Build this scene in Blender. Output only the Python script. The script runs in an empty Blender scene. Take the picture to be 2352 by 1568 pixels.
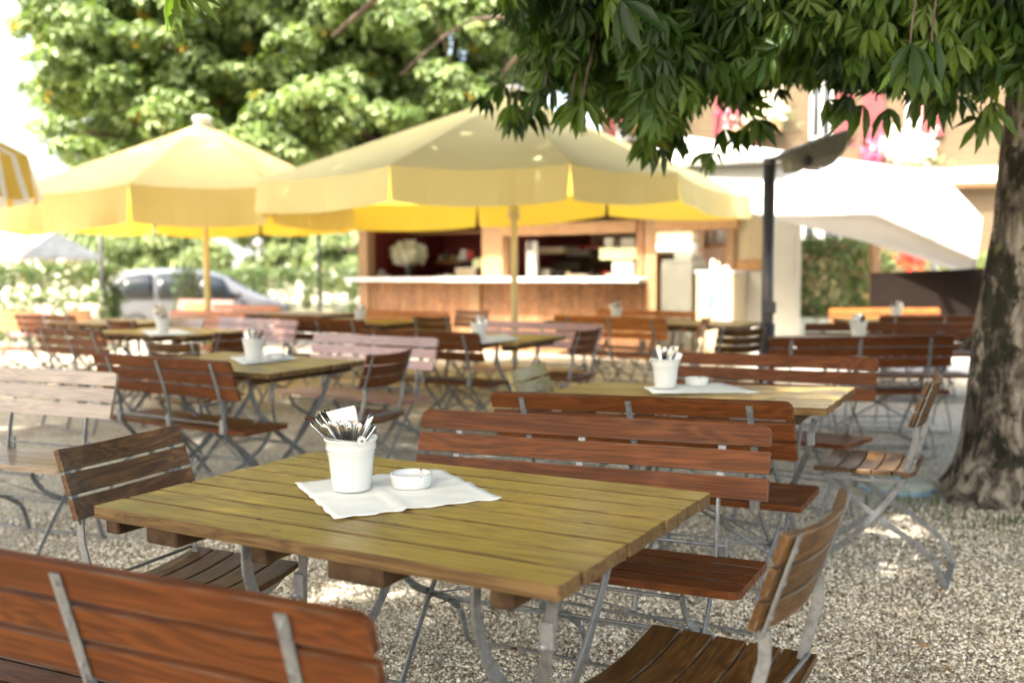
import bpy, math, random
import numpy as np
from math import sin, cos, pi, radians, sqrt, atan2, tan
from mathutils import Vector, Matrix, noise as mnoise
random.seed(7); rng = np.random.default_rng(11)
sc = bpy.context.scene
col = sc.collection

# ------------------------------------------------------------------ camera
CH = 1.295; PITCH = radians(4.418); ROLL = radians(.348)
FW = Vector((0, cos(PITCH), -sin(PITCH))); R0 = Vector((1, 0, 0)); D0 = FW.cross(R0)
RT = R0*cos(ROLL) + D0*sin(ROLL); DN = D0*cos(ROLL) - R0*sin(ROLL)
cd = bpy.data.cameras.new('camera'); cam = bpy.data.objects.new('camera', cd); col.objects.link(cam)
m = Matrix((( RT.x, -DN.x, -FW.x), (RT.y, -DN.y, -FW.y), (RT.z, -DN.z, -FW.z))).to_4x4()
m.translation = (0, 0, CH); cam.matrix_world = m
cd.sensor_width = 36; cd.lens = 33.69; cd.clip_end = 6000; cd.clip_start = .05
cd.dof.use_dof = True; cd.dof.focus_distance = 2.55; cd.dof.aperture_fstop = 1.9
sc.camera = cam
FD = 2201.1   # focal length in units of a 2352 wide survey grid

def ray(dx, dy):
    return FW + RT*((dx-1176)/FD) + DN*((dy-784.1)/FD)
def P(dx, dy, Y):          # point of the place seen along a direction, Y metres ahead
    v = ray(dx, dy); return Vector((0, 0, CH)) + v*(Y/v.y)
def Pz(dx, dy, z):         # the same, at height z
    v = ray(dx, dy); return Vector((0, 0, CH)) + v*((z-CH)/v.z)

# ------------------------------------------------------------------ mesh helper
class MB:
    def __init__(s): s.v = []; s.f = []; s.mi = []; s.pl = []; s.sm = []
    def add(s, vs, fs, mi=0, pl=0., sm=False):
        b = len(s.v); s.v += [tuple(v) for v in vs]
        for f in fs:
            s.f.append(tuple(i+b for i in f)); s.mi.append(mi); s.pl.append(pl); s.sm.append(sm)
    def box(s, x0, x1, y0, y1, z0, z1, mi=0, pl=0., ch=0., M=None):
        if ch <= 0:
            vs = [(x, y, z) for z in (z0, z1) for y in (y0, y1) for x in (x0, x1)]
            fs = [(0, 2, 3, 1), (4, 5, 7, 6), (0, 1, 5, 4), (2, 6, 7, 3), (0, 4, 6, 2), (1, 3, 7, 5)]
        else:
            c = ch; vs = []; 
            def q(x, y, z, a):
                sx = 1 if x == x1 else -1; sy = 1 if y == y1 else -1; sz = 1 if z == z1 else -1
                return (x - (0 if a == 0 else c*sx), y - (0 if a == 1 else c*sy), z - (0 if a == 2 else c*sz))
            idx = {}
            for i, x in enumerate((x0, x1)):
                for j, y in enumerate((y0, y1)):
                    for k, z in enumerate((z0, z1)):
                        for a in range(3):
                            idx[(i, j, k, a)] = len(vs); vs.append(q(x, y, z, a))
            I = lambda i, j, k, a: idx[(i, j, k, a)]
            fs = []
            for t in (0, 1):
                fx = [I(t, 0, 0, 0), I(t, 1, 0, 0), I(t, 1, 1, 0), I(t, 0, 1, 0)]; fs.append(fx if t else fx[::-1])
                fy = [I(0, t, 0, 1), I(1, t, 0, 1), I(1, t, 1, 1), I(0, t, 1, 1)]; fs.append(fy[::-1] if t else fy)
                fz = [I(0, 0, t, 2), I(1, 0, t, 2), I(1, 1, t, 2), I(0, 1, t, 2)]; fs.append(fz if t else fz[::-1])
            for t in (0, 1):
                for u in (0, 1):
                    fs.append((I(t, u, 0, 0), I(t, u, 1, 0), I(t, u, 1, 1), I(t, u, 0, 1)))
                    fs.append((I(t, 0, u, 0), I(t, 1, u, 0), I(t, 1, u, 2), I(t, 0, u, 2)))
                    fs.append((I(0, t, u, 1), I(1, t, u, 1), I(1, t, u, 2), I(0, t, u, 2)))
                    for w in (0, 1): fs.append((I(t, u, w, 0), I(t, u, w, 1), I(t, u, w, 2)))
        if M is not None: vs = [M @ Vector(v) for v in vs]
        s.add(vs, fs, mi, pl)
    def sweep(s, path, prof, mi=0, pl=0., sm=False, ref=(0, 0, 1), cap=True, closed=False, scale=None):
        # prof: list of (a,b); a along side = tangent x ref, b along the second normal
        path = [Vector(p) for p in path]; n = len(path); k = len(prof); vs = []
        ref = Vector(ref)
        for i, p in enumerate(path):
            if closed: t = path[(i+1) % n] - path[i-1]
            else: t = path[min(i+1, n-1)] - path[max(i-1, 0)]
            t.normalize(); a = t.cross(ref)
            if a.length < 1e-4: a = t.cross(Vector((.3, 1, .2)))
            a.normalize(); b = a.cross(t)
            sc_ = 1 if scale is None else scale[i]
            vs += [p + a*(q[0]*sc_) + b*(q[1]*sc_) for q in prof]
        fs = []
        for i in range(n if closed else n-1):
            for j in range(k):
                i2 = (i+1) % n
                fs.append((i*k+j, i*k+(j+1) % k, i2*k+(j+1) % k, i2*k+j))
        if cap and not closed: fs += [tuple(range(k))[::-1], tuple((n-1)*k+j for j in range(k))]
        s.add(vs, fs, mi, pl, sm)
    def tube(s, path, r, n=8, mi=0, scale=None, closed=False, pl=0.):
        s.sweep(path, [(r*cos(2*pi*j/n), r*sin(2*pi*j/n)) for j in range(n)], mi, pl, True, scale=scale, closed=closed)
    def bar(s, path, w, t, ref=(0, 0, 1), mi=0):   # flat bar, w along side, t along second normal
        c = min(w, t)*.25
        a, b = w/2, t/2
        s.sweep(path, [(-a+c, -b), (a-c, -b), (a, -b+c), (a, b-c), (a-c, b), (-a+c, b), (-a, b-c), (-a, -b+c)], mi, 0., False, ref)
    def lathe(s, prof, n=32, mi=0, c=(0, 0, 0), sm=True, wob=None):
        vs = []; k = len(prof)
        for i in range(n):
            a = 2*pi*i/n
            for r, z in prof:
                rr = r if wob is None else r*wob(a, z)
                vs.append((c[0]+rr*cos(a), c[1]+rr*sin(a), c[2]+z))
        fs = [(i*k+j, ((i+1) % n)*k+j, ((i+1) % n)*k+j+1, i*k+j+1) for i in range(n) for j in range(k-1)]
        s.add(vs, fs, mi, 0., sm)
    def ext(s, outl, O, A, B, Cc, mi=0, pl=0., msd=None):   # polygon outline extruded from -C/2 to C/2
        O, A, B, Cc = Vector(O), Vector(A), Vector(B), Vector(Cc); n = len(outl)
        vs = [O + A*a + B*b - Cc/2 for a, b in outl] + [O + A*a + B*b + Cc/2 for a, b in outl]
        s.add(vs, [tuple(range(n))[::-1], tuple(range(n, 2*n))], mi, pl)
        s.add(vs, [(i, (i+1) % n, n+(i+1) % n, n+i) for i in range(n)], mi if msd is None else msd, pl)
    def build(s, name, mats, parent=None, bevel=0., loc=None):
        me = bpy.data.meshes.new(name); me.from_pydata(s.v, [], s.f)
        if not isinstance(mats, (list, tuple)): mats = [mats]
        for q in mats: me.materials.append(q)
        me.polygons.foreach_set('material_index', s.mi); me.polygons.foreach_set('use_smooth', s.sm)
        at = me.attributes.new('plank', 'FLOAT', 'FACE'); at.data.foreach_set('value', s.pl)
        me.update()
        o = bpy.data.objects.new(name, me); col.objects.link(o)
        if parent is not None: o.parent = parent
        if loc is not None: o.location = loc
        if bevel:
            b = o.modifiers.new('bevel', 'BEVEL'); b.width = bevel; b.segments = 2; b.limit_method = 'ANGLE'; b.angle_limit = radians(40)
            b.harden_normals = False
        return o

def tag(o, label=None, cat=None, group=None, kind=None):
    if label: o['label'] = label
    if cat: o['category'] = cat
    if group: o['group'] = group
    if kind: o['kind'] = kind
    return o
def empty(name, loc=(0, 0, 0), rz=0.):
    o = bpy.data.objects.new(name, None); o.empty_display_size = .1; col.objects.link(o)
    o.location = loc; o.rotation_euler = (0, 0, rz); return o
def copy_tree(o, parent=None):
    c = o.copy(); col.objects.link(c)
    if parent is not None: c.parent = parent
    for ch in list(o.children): copy_tree(ch, c)
    return c
def spline(pts, n=6):
    pts = [Vector(p) for p in pts]; out = []
    for i in range(len(pts)-1):
        p0 = pts[max(i-1, 0)]; p1 = pts[i]; p2 = pts[i+1]; p3 = pts[min(i+2, len(pts)-1)]
        for k in range(n):
            t = k/n
            out.append(.5*((2*p1) + (p2-p0)*t + (2*p0-5*p1+4*p2-p3)*t*t + (3*p1-p0-3*p2+p3)*t**3))
    out.append(pts[-1]); return out

# ------------------------------------------------------------------ materials
def nt(name):
    m = bpy.data.materials.new(name); m.use_nodes = True; t = m.node_tree; b = t.nodes['Principled BSDF']
    return m, t, b
def N(t, ty, **kw):
    n = t.nodes.new(ty)
    for k, v in kw.items():
        if k in n.inputs.keys(): n.inputs[k].default_value = v
        else: setattr(n, k, v)
    return n
def ramp(t, fac, stops, interp='LINEAR'):
    r = t.nodes.new('ShaderNodeValToRGB'); r.color_ramp.interpolation = interp
    e = r.color_ramp.elements
    while len(e) < len(stops): e.new(.5)
    for i, (p, c) in enumerate(stops): e[i].position = p; e[i].color = (*c, 1) if len(c) == 3 else c
    t.links.new(fac, r.inputs[0]); return r.outputs[0]
def math2(t, op, a, b=None, c=None):
    n = t.nodes.new('ShaderNodeMath'); n.operation = op
    for i, v in enumerate((a, b, c)):
        if v is None: continue
        if isinstance(v, (int, float)): n.inputs[i].default_value = v
        else: t.links.new(v, n.inputs[i])
    return n.outputs[0]
def mix(t, f, a, b, bt='MIX'):
    n = t.nodes.new('ShaderNodeMix'); n.data_type = 'RGBA'; n.blend_type = bt
    for s, v in ((0, f), (6, a), (7, b)):
        if isinstance(v, (int, float)): n.inputs[s].default_value = v
        elif isinstance(v, tuple): n.inputs[s].default_value = (*v, 1) if len(v) == 3 else v
        else: t.links.new(v, n.inputs[s])
    return n.outputs[2]
def bump(t, b, h, s=.3, d=.002):
    n = t.nodes.new('ShaderNodeBump'); n.inputs['Strength'].default_value = s; n.inputs['Distance'].default_value = d
    t.links.new(h, n.inputs['Height']); t.links.new(n.outputs[0], b.inputs['Normal'])
def coords(t, scale=(1, 1, 1), plank=False, rand=False, src='Object'):
    tc = t.nodes.new('ShaderNodeTexCoord'); v = tc.outputs[src]
    if plank:
        at = N(t, 'ShaderNodeAttribute', attribute_name='plank')
        off = t.nodes.new('ShaderNodeCombineXYZ'); k = math2(t, 'MULTIPLY', at.outputs['Fac'], 13.7)
        if rand:
            oi = t.nodes.new('ShaderNodeObjectInfo'); k = math2(t, 'ADD', k, math2(t, 'MULTIPLY', oi.outputs['Random'], 41.))
        for i in range(3): t.links.new(k, off.inputs[i])
        a = t.nodes.new('ShaderNodeVectorMath'); a.operation = 'ADD'
        t.links.new(v, a.inputs[0]); t.links.new(off.outputs[0], a.inputs[1]); v = a.outputs[0]
    mp = t.nodes.new('ShaderNodeMapping'); mp.inputs['Scale'].default_value = scale; t.links.new(v, mp.inputs[0])
    return mp.outputs[0]
def noise(t, vec, scale, detail=4, rough=.55, dist=0.):
    n = N(t, 'ShaderNodeTexNoise', Scale=scale, Detail=detail, Roughness=rough, Distortion=dist)
    t.links.new(vec, n.inputs['Vector']); return n.outputs[0]

def wood(name, dark, mid, light, rough=.35, coat=.35, spec=.5, stain=None, ax=0, worn=None, contrast=1.):
    m, t, b = nt(name)
    s1 = [9, 9, 9]; s1[ax] = .9
    v = coords(t, tuple(s1), True, True)
    n1 = noise(t, v, 1.1, 3, .5, .6)
    # growth rings: a sine of the stretched noise
    rings = math2(t, 'SINE', math2(t, 'MULTIPLY', n1, 95.))
    rings = math2(t, 'MULTIPLY_ADD', rings, .5, .5)
    s2 = [160, 160, 160]; s2[ax] = 5
    v2 = coords(t, tuple(s2), True, True); n2 = noise(t, v2, 1., 4, .6)
    f = math2(t, 'ADD', math2(t, 'MULTIPLY', rings, .24*contrast), math2(t, 'MULTIPLY', n2, .75))
    c = ramp(t, f, [(.2, light), (.52, mid), (.92, dark)])
    v3 = coords(t, (1, 1, 1), True, True); n3 = noise(t, v3, 5, 3, .6)
    c = mix(t, math2(t, 'MULTIPLY', n3, .32), c, mix(t, .6, c, dark), 'MIX')
    at = N(t, 'ShaderNodeAttribute', attribute_name='plank')
    hv = t.nodes.new('ShaderNodeHueSaturation'); t.links.new(c, hv.inputs['Color'])
    wn = t.nodes.new('ShaderNodeTexWhiteNoise'); wn.noise_dimensions = '1D'
    oi = t.nodes.new('ShaderNodeObjectInfo')
    t.links.new(math2(t, 'ADD', math2(t, 'MULTIPLY', at.outputs['Fac'], 3.1), math2(t, 'MULTIPLY', oi.outputs['Random'], 50.)), wn.inputs['W'])
    t.links.new(math2(t, 'MULTIPLY_ADD', wn.outputs[0], .3, .85), hv.inputs['Value'])
    c = hv.outputs[0]
    if stain:
        v4 = coords(t, (3, 14, 3), True, True); n4 = noise(t, v4, 1.3, 5, .65)
        c = mix(t, ramp(t, n4, [(.585, (0, 0, 0)), (.70, (.8, .8, .8))]), c, stain)
        sp = noise(t, coords(t, (9, 40, 9), True, True), 1.6, 3, .6)
        c = mix(t, ramp(t, sp, [(.645, (0, 0, 0)), (.71, (.8, .8, .8))]), c, tuple(q*.35 for q in stain))
    if worn:   # weathered arrises, bare wood at the edges of the slats
        g = t.nodes.new('ShaderNodeNewGeometry')
        bv = N(t, 'ShaderNodeBevel', Radius=.006); bv.samples = 4
        dt = t.nodes.new('ShaderNodeVectorMath'); dt.operation = 'DOT_PRODUCT'
        t.links.new(bv.outputs[0], dt.inputs[0]); t.links.new(g.outputs['Normal'], dt.inputs[1])
        e = math2(t, 'SUBTRACT', 1.0, dt.outputs['Value'])
        wn2 = noise(t, coords(t, (3, 30, 30), True, True), 2., 4, .6)
        e = math2(t, 'MULTIPLY', ramp(t, e, [(.015, (0, 0, 0)), (.09, (.9, .9, .9))]), ramp(t, wn2, [(.46, (0, 0, 0)), (.6, (1, 1, 1))]))
        c = mix(t, e, c, worn)
    t.links.new(c, b.inputs['Base Color'])
    t.links.new(math2(t, 'MULTIPLY_ADD', n3, .3, rough-.12), b.inputs['Roughness'])
    b.inputs['Coat Weight'].default_value = coat; b.inputs['Coat Roughness'].default_value = .22; b.inputs['Specular IOR Level'].default_value = spec
    bump(t, b, f, .25, .0015)
    return m
def plain(name, c, rough=.6, metal=0., var=.15, scale=6., bmp=0., spec=.5, coat=0.):
    m, t, b = nt(name)
    n = noise(t, coords(t), scale, 4, .6)
    lo = tuple(q*(1-var) for q in c); hi = tuple(min(1, q*(1+var)) for q in c)
    t.links.new(ramp(t, n, [(.3, lo), (.7, hi)]), b.inputs['Base Color'])
    b.inputs['Roughness'].default_value = rough; b.inputs['Metallic'].default_value = metal
    b.inputs['Specular IOR Level'].default_value = spec; b.inputs['Coat Weight'].default_value = coat
    if bmp: bump(t, b, n, bmp, .003)
    return m
def cloth(name, c, trans=.45, tcol=None, var=.06, stripes=None, wrinkle=.25, back=None):
    m, t, b = nt(name)
    n = noise(t, coords(t), 1.6, 4, .6)
    lo = tuple(q*(1-var) for q in c); hi = tuple(min(1, q*(1+var*.6)) for q in c)
    cc = ramp(t, n, [(.35, lo), (.65, hi)])
    if stripes:
        at = N(t, 'ShaderNodeAttribute', attribute_name='plank')
        fr = math2(t, 'FRACT', math2(t, 'MULTIPLY', at.outputs['Fac'], 1.))
        cc = mix(t, math2(t, 'GREATER_THAN', fr, .5), cc, stripes)
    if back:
        ge = t.nodes.new('ShaderNodeNewGeometry'); cc = mix(t, ge.outputs['Backfacing'], cc, back)  # deeper underside tone paints in daylight glowing through the fabric
    t.links.new(cc, b.inputs['Base Color']); b.inputs['Roughness'].default_value = .85; b.inputs['Specular IOR Level'].default_value = .2
    tr = t.nodes.new('ShaderNodeBsdfTranslucent'); 
    if tcol: tr.inputs[0].default_value = (*tcol, 1)
    else: t.links.new(cc, tr.inputs[0])
    mx = t.nodes.new('ShaderNodeMixShader'); mx.inputs[0].default_value = trans
    t.links.new(b.outputs[0], mx.inputs[1]); t.links.new(tr.outputs[0], mx.inputs[2])
    t.links.new(mx.outputs[0], t.nodes['Material Output'].inputs[0])
    n2 = noise(t, coords(t, (1, 1, 1)), 5., 4, .5, 1.); bump(t, b, n2, wrinkle, .02)
    return m
def leafmat(name, dark, mid, light, trans=.35, yellow=None, rough=.42):
    m, t, b = nt(name)
    at = N(t, 'ShaderNodeAttribute', attribute_name='plank')
    st = [(.0, dark), (.5, mid), (.97, light)]
    if yellow: st.append((.995, yellow))
    c = ramp(t, at.outputs['Fac'], st)
    t.links.new(c, b.inputs['Base Color']); b.inputs['Roughness'].default_value = rough; b.inputs['Specular IOR Level'].default_value = .35
    tr = t.nodes.new('ShaderNodeBsdfTranslucent')
    t.links.new(mix(t, 1., c, (1.5, 1.55, .55), 'MULTIPLY'), tr.inputs[0])
    mx = t.nodes.new('ShaderNodeMixShader'); mx.inputs[0].default_value = trans
    t.links.new(b.outputs[0], mx.inputs[1]); t.links.new(tr.outputs[0], mx.inputs[2])
    t.links.new(mx.outputs[0], t.nodes['Material Output'].inputs[0])
    return m

M = {}
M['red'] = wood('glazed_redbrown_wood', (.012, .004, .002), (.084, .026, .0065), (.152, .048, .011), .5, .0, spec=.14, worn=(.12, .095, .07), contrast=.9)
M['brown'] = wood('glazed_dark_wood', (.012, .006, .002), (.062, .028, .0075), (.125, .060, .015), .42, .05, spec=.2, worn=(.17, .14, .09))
M['pale'] = wood('pale_glare_wood', (.09, .05, .035), (.19, .135, .088), (.29, .215, .145), .38, .3, worn=(.3, .25, .2))  # pale sky glare on the slats put into the base colour
M['pink'] = wood('pink_glare_wood', (.08, .028, .02), (.21, .092, .07), (.31, .15, .12), .36, .35, worn=(.3, .25, .2))  # pinkish glare on the backrests painted into the wood tone
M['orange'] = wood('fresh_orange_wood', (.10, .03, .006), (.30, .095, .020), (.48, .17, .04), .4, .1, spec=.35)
M['top'] = wood('ochre_table_wood', (.08, .05, .010), (.29, .195, .030), (.385, .275, .052), .42, .18, stain=(.10, .085, .04), worn=(.085, .05, .014), contrast=1.2, spec=.4)
M['olive'] = wood('olive_sheen_wood', (.05, .035, .008), (.20, .15, .035), (.30, .23, .06), .42, .1, spec=.3)  # olive yellow sheen of a chair back painted as wood colour
M['edge'] = wood('weathered_edge_wood', (.025, .015, .007), (.115, .068, .026), (.20, .125, .05), .7, .0, stain=(.035, .026, .016), contrast=1., spec=.15)
M['grime'] = plain('grimy_joint', (.016, .011, .007), .95, 0, .5, 30, spec=0.)
M['batten'] = plain('dark_batten_wood', (.055, .032, .015), .8, 0, .5, 18, spec=.15)
def steel():
    m, t, b = nt('galvanised_steel')
    n = noise(t, coords(t), 45, 4, .6); n2 = noise(t, coords(t), 6, 3, .6)
    c = ramp(t, math2(t, 'ADD', math2(t, 'MULTIPLY', n, .5), math2(t, 'MULTIPLY', n2, .5)), [(.35, (.10, .105, .105)), (.55, (.215, .22, .22)), (.72, (.09, .08, .06))])
    t.links.new(c, b.inputs['Base Color']); b.inputs['Metallic'].default_value = .6; b.inputs['Roughness'].default_value = .5
    bump(t, b, n, .15, .001); return m
M['steel'] = steel()
M['chrome'] = plain('polished_cutlery_steel', (.36, .35, .33), .14, 1., .05)
M['enamel'] = plain('white_enamel', (.54, .54, .505), .22, 0, .015, 3, coat=.4)
M['ceramic'] = plain('white_ceramic', (.55, .55, .52), .18, 0, .015, 3, coat=.4)
M['napkin'] = plain('white_paper', (.72, .72, .67), .8, 0, .03, 9)
M['redink'] = plain('red_ink', (.5, .12, .06), .7)
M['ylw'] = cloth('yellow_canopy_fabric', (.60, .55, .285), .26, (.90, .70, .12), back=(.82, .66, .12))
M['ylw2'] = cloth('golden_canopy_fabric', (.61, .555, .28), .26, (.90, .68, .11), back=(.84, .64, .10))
M['strp'] = cloth('striped_fabric', (.68, .66, .58), .2, None, .05, stripes=(.62, .42, .08))
M['wht'] = cloth('white_sail_fabric', (.80, .80, .79), .22)
M['polew'] = plain('pale_yellow_lacquer', (.66, .56, .30), .45)
M['darkmetal'] = plain('dark_grey_metal', (.07, .066, .068), .42, .3, .2, 9)
M['olivemetal'] = plain('olive_grey_metal', (.19, .18, .14), .5, .2, .2, 9)
M['kwood'] = wood('kiosk_boards', (.06, .024, .010), (.24, .105, .042), (.42, .23, .10), .6, 0, ax=2, contrast=1.3)
M['kpost'] = wood('kiosk_post_wood', (.12, .06, .025), (.30, .17, .08), (.42, .27, .14), .6, 0, ax=2)
M['kbeam'] = wood('kiosk_beam_wood', (.15, .07, .025), (.38, .20, .08), (.50, .30, .13), .6, 0, ax=0)
M['maroon'] = plain('maroon_paint', (.15, .018, .018), .6)
M['counter'] = plain('white_counter_laminate', (.74, .73, .71), .3)
M['black'] = plain('black_plastic', (.016, .015, .015), .5)
M['white'] = plain('white_paint', (.55, .545, .51), .5, 0, .04)
M['cream'] = plain('cream_paint', (.46, .37, .23), .55, 0, .06)
M['brownp'] = plain('brown_panel', (.016, .011, .009), .9, 0, .1, spec=.1)
M['inox'] = plain('brushed_inox', (.17, .165, .135), .4, .35, .12, 4)
M['redp'] = plain('red_plastic', (.45, .02, .015), .4)
M['blue'] = plain('light_blue_plastic', (.13, .22, .28), .4)
M['greenp'] = plain('yellow_green_box', (.55, .58, .30), .5)
M['pink_shutter'] = plain('faded_red_shutter_paint', (.17, .03, .036), .6, 0, .1)
M['concrete'] = plain('mossy_concrete', (.36, .37, .29), .9, 0, .3, 9, .4)
M['glass'] = plain('dark_window_glass', (.03, .035, .04), .06, 0, .1)
M['carglass'] = plain('car_glass', (.02, .025, .03), .1, 0, .2, spec=.3)
M['kwall'] = plain('kiosk_inner_wall', (.28, .20, .13), .6, 0, .35, 3)
M['silver'] = plain('silver_car_paint', (.13, .135, .15), .4, .3, .03, coat=.15)
M['tyre'] = plain('tyre_rubber', (.02, .02, .02), .8)
M['taillight'] = plain('red_lamp_plastic', (.5, .01, .01), .2)
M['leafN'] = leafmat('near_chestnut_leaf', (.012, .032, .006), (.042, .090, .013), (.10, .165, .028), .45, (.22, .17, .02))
M['leafF'] = leafmat('sunlit_chestnut_leaf', (.03, .055, .014), (.12, .185, .055), (.34, .42, .21), .35, (.40, .28, .03))  # whitish sunlit highlights painted into the lightest leaf tones
M['leafH'] = leafmat('hedge_leaf', (.03, .06, .02), (.075, .12, .04), (.15, .19, .08), .3, (.35, .24, .08))
M['leafB'] = leafmat('distant_leaf', (.09, .13, .05), (.15, .20, .08), (.22, .26, .12), .35)
M['flower'] = leafmat('white_petals', (.62, .60, .55), (.75, .74, .70), (.8, .8, .78), .3)
M['flowerp'] = leafmat('pink_petals', (.25, .015, .07), (.35, .03, .11), (.5, .10, .2), .2)
M['flowerr'] = leafmat('red_petals', (.5, .02, .01), (.6, .03, .02), (.7, .06, .03), .2)
M['dryleaf'] = leafmat('dry_leaf', (.06, .025, .01), (.16, .075, .03), (.30, .17, .07), .15)
M['grass'] = leafmat('grass_blade', (.02, .04, .008), (.045, .075, .014), (.08, .11, .025), .3)

def bark():
    m, t, b = nt('chestnut_bark')
    v = coords(t, (6, 6, 1.8)); n = noise(t, v, 1.5, 7, .72, .9)
    c = ramp(t, n, [(.38, (.030, .024, .020)), (.48, (.12, .098, .075)), (.60, (.31, .265, .21))])
    n2 = noise(t, coords(t, (1, 1, .7)), 4.6, 6, .7)
    c = mix(t, ramp(t, n2, [(.52, (0, 0, 0)), (.57, (.9, .9, .9))]), c, (.018, .018, .010))
    n3 = noise(t, coords(t), 9, 3, .6)
    c = mix(t, ramp(t, n3, [(.64, (0, 0, 0)), (.70, (.6, .6, .6))]), c, (.14, .15, .04))
    t.links.new(c, b.inputs['Base Color']); b.inputs['Roughness'].default_value = .95; b.inputs['Specular IOR Level'].default_value = .12
    bump(t, b, n, 1., .06); return m
M['bark'] = bark()
M['trunkF'] = plain('far_bark', (.09, .06, .045), .9, 0, .4, 5)

def gravel():
    m, t, b = nt('crushed_gravel')
    v = coords(t)
    vo = N(t, 'ShaderNodeTexVoronoi', Scale=125.); t.links.new(v, vo.inputs['Vector'])
    sep = t.nodes.new('ShaderNodeSeparateColor'); t.links.new(vo.outputs['Color'], sep.inputs[0])
    c = ramp(t, sep.outputs[0], [(.0, (.22, .16, .10)), (.2, (.48, .42, .31)), (.65, (.68, .62, .49)), (1., (.78, .74, .62))])
    c = mix(t, ramp(t, vo.outputs['Distance'], [(.35, (0, 0, 0)), (.75, (.85, .85, .85))]), c, (.05, .035, .022))
    n = noise(t, v, 1.1, 5, .65)
    c = mix(t, ramp(t, n, [(.54, (0, 0, 0)), (.70, (.45, .45, .45))]), c, (.10, .07, .043))
    n2 = noise(t, v, 9., 4, .6)
    c = mix(t, ramp(t, n2, [(.60, (0, 0, 0)), (.70, (.6, .6, .6))]), c, (.07, .045, .028))
    t.links.new(c, b.inputs['Base Color']); b.inputs['Roughness'].default_value = .9; b.inputs['Specular IOR Level'].default_value = .25
    bump(t, b, math2(t, 'SUBTRACT', 1., vo.outputs['Distance']), .8, .008); return m
M['gravel'] = gravel()
def pebble():
    m, t, b = nt('pebble_stone')
    at = N(t, 'ShaderNodeAttribute', attribute_name='plank')
    c = ramp(t, at.outputs['Fac'], [(.0, (.05, .036, .022)), (.25, (.27, .215, .14)), (.5, (.54, .475, .35)), (.85, (.72, .66, .53)), (1., (.76, .73, .65))])
    n = noise(t, coords(t), 1.1, 5, .65)
    c = mix(t, ramp(t, n, [(.50, (0, 0, 0)), (.68, (.45, .45, .45))]), c, (.10, .07, .045))
    t.links.new(c, b.inputs['Base Color']); b.inputs['Roughness'].default_value = .85; return m
M['pebble'] = pebble()
M['asphalt'] = plain('pale_paving', (.44, .42, .38), .9, 0, .15, 3)
M['lawn'] = plain('lawn_green', (.10, .15, .04), .9, 0, .4, 4)
M['rock'] = plain('pale_mountain', (.085, .095, .10), .95, 0, .12, .02)
def siding():
    m, t, b = nt('pale_wooden_siding')
    tc = coords(t); sp = t.nodes.new('ShaderNodeSeparateXYZ'); t.links.new(tc, sp.inputs[0])
    fr = math2(t, 'FRACT', math2(t, 'MULTIPLY', sp.outputs[2], 1/.135))
    n = noise(t, coords(t, (.6, .6, 9)), 2., 3, .6)
    c = ramp(t, n, [(.3, (.075, .053, .026)), (.7, (.11, .08, .042))])
    c = mix(t, ramp(t, fr, [(.0, (.8, .8, .8)), (.16, (0, 0, 0))]), c, (.17, .10, .05))
    t.links.new(c, b.inputs['Base Color']); b.inputs['Roughness'].default_value = .7
    bump(t, b, fr, .6, .02); return m
M['siding'] = siding()
M['roof'] = plain('grey_roof_tiles', (.27, .265, .25), .8, 0, .3, 4)
M['wallc'] = plain('warm_render', (.55, .45, .30), .8, 0, .08)

# ------------------------------------------------------------------ ground
g = MB()
xs = [-400, -60, -25, -12, -6, 0, 6, 12, 25, 60, 400]; ys = [-30, -6, 0, 6, 12, 18, 21, 24, 40, 80, 400]
def gz(x, y): return 0. if y <= 18 else max(-.36, -.06*(y-18))
vs = [(x, y, gz(x, y)) for y in ys for x in xs]
nx = len(xs); fs = []
for j in range(len(ys)-1):
    for i in range(nx-1): fs.append((j*nx+i, j*nx+i+1, (j+1)*nx+i+1, (j+1)*nx+i))
g.add(vs, fs); tag(g.build('gravel_ground', M['gravel']), kind='structure')
g = MB(); g.add([(-60, 24.5, -.352), (60, 24.5, -.352), (60, 34, -.352), (-60, 34, -.352)], [(0, 1, 2, 3)])
tag(g.build('road', M['asphalt']), kind='structure')
g = MB(); pv = [(1.9, 11.9), (14, 9.5), (22, 17.8), (4.2, 17.8)]
g.add([(x, y, .006) for x, y in pv], [(0, 1, 2, 3)]); tag(g.build('pavement', M['asphalt']), kind='structure')
g = MB()
for i in range(40):
    for j in range(9): pass
gx = np.linspace(-900, 500, 60); vs = []
for k, (yy, hh) in enumerate(((420, 0), (560, .55), (760, 1.0), (1000, 1.15))):
    for x in gx:
        h = 235*(0.62+.38*mnoise.noise(Vector((x*.004, yy*.01, 1.3))))*hh
        h *= 1.0 if x < -100 else max(.30, 1-(x+100)/500)
        vs.append((x, yy, h-2))
fs = [(k*60+i, k*60+i+1, (k+1)*60+i+1, (k+1)*60+i) for k in range(3) for i in range(59)]
g.add(vs, fs, sm=True); tag(g.build('hills', M['rock']), kind='structure')

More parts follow.
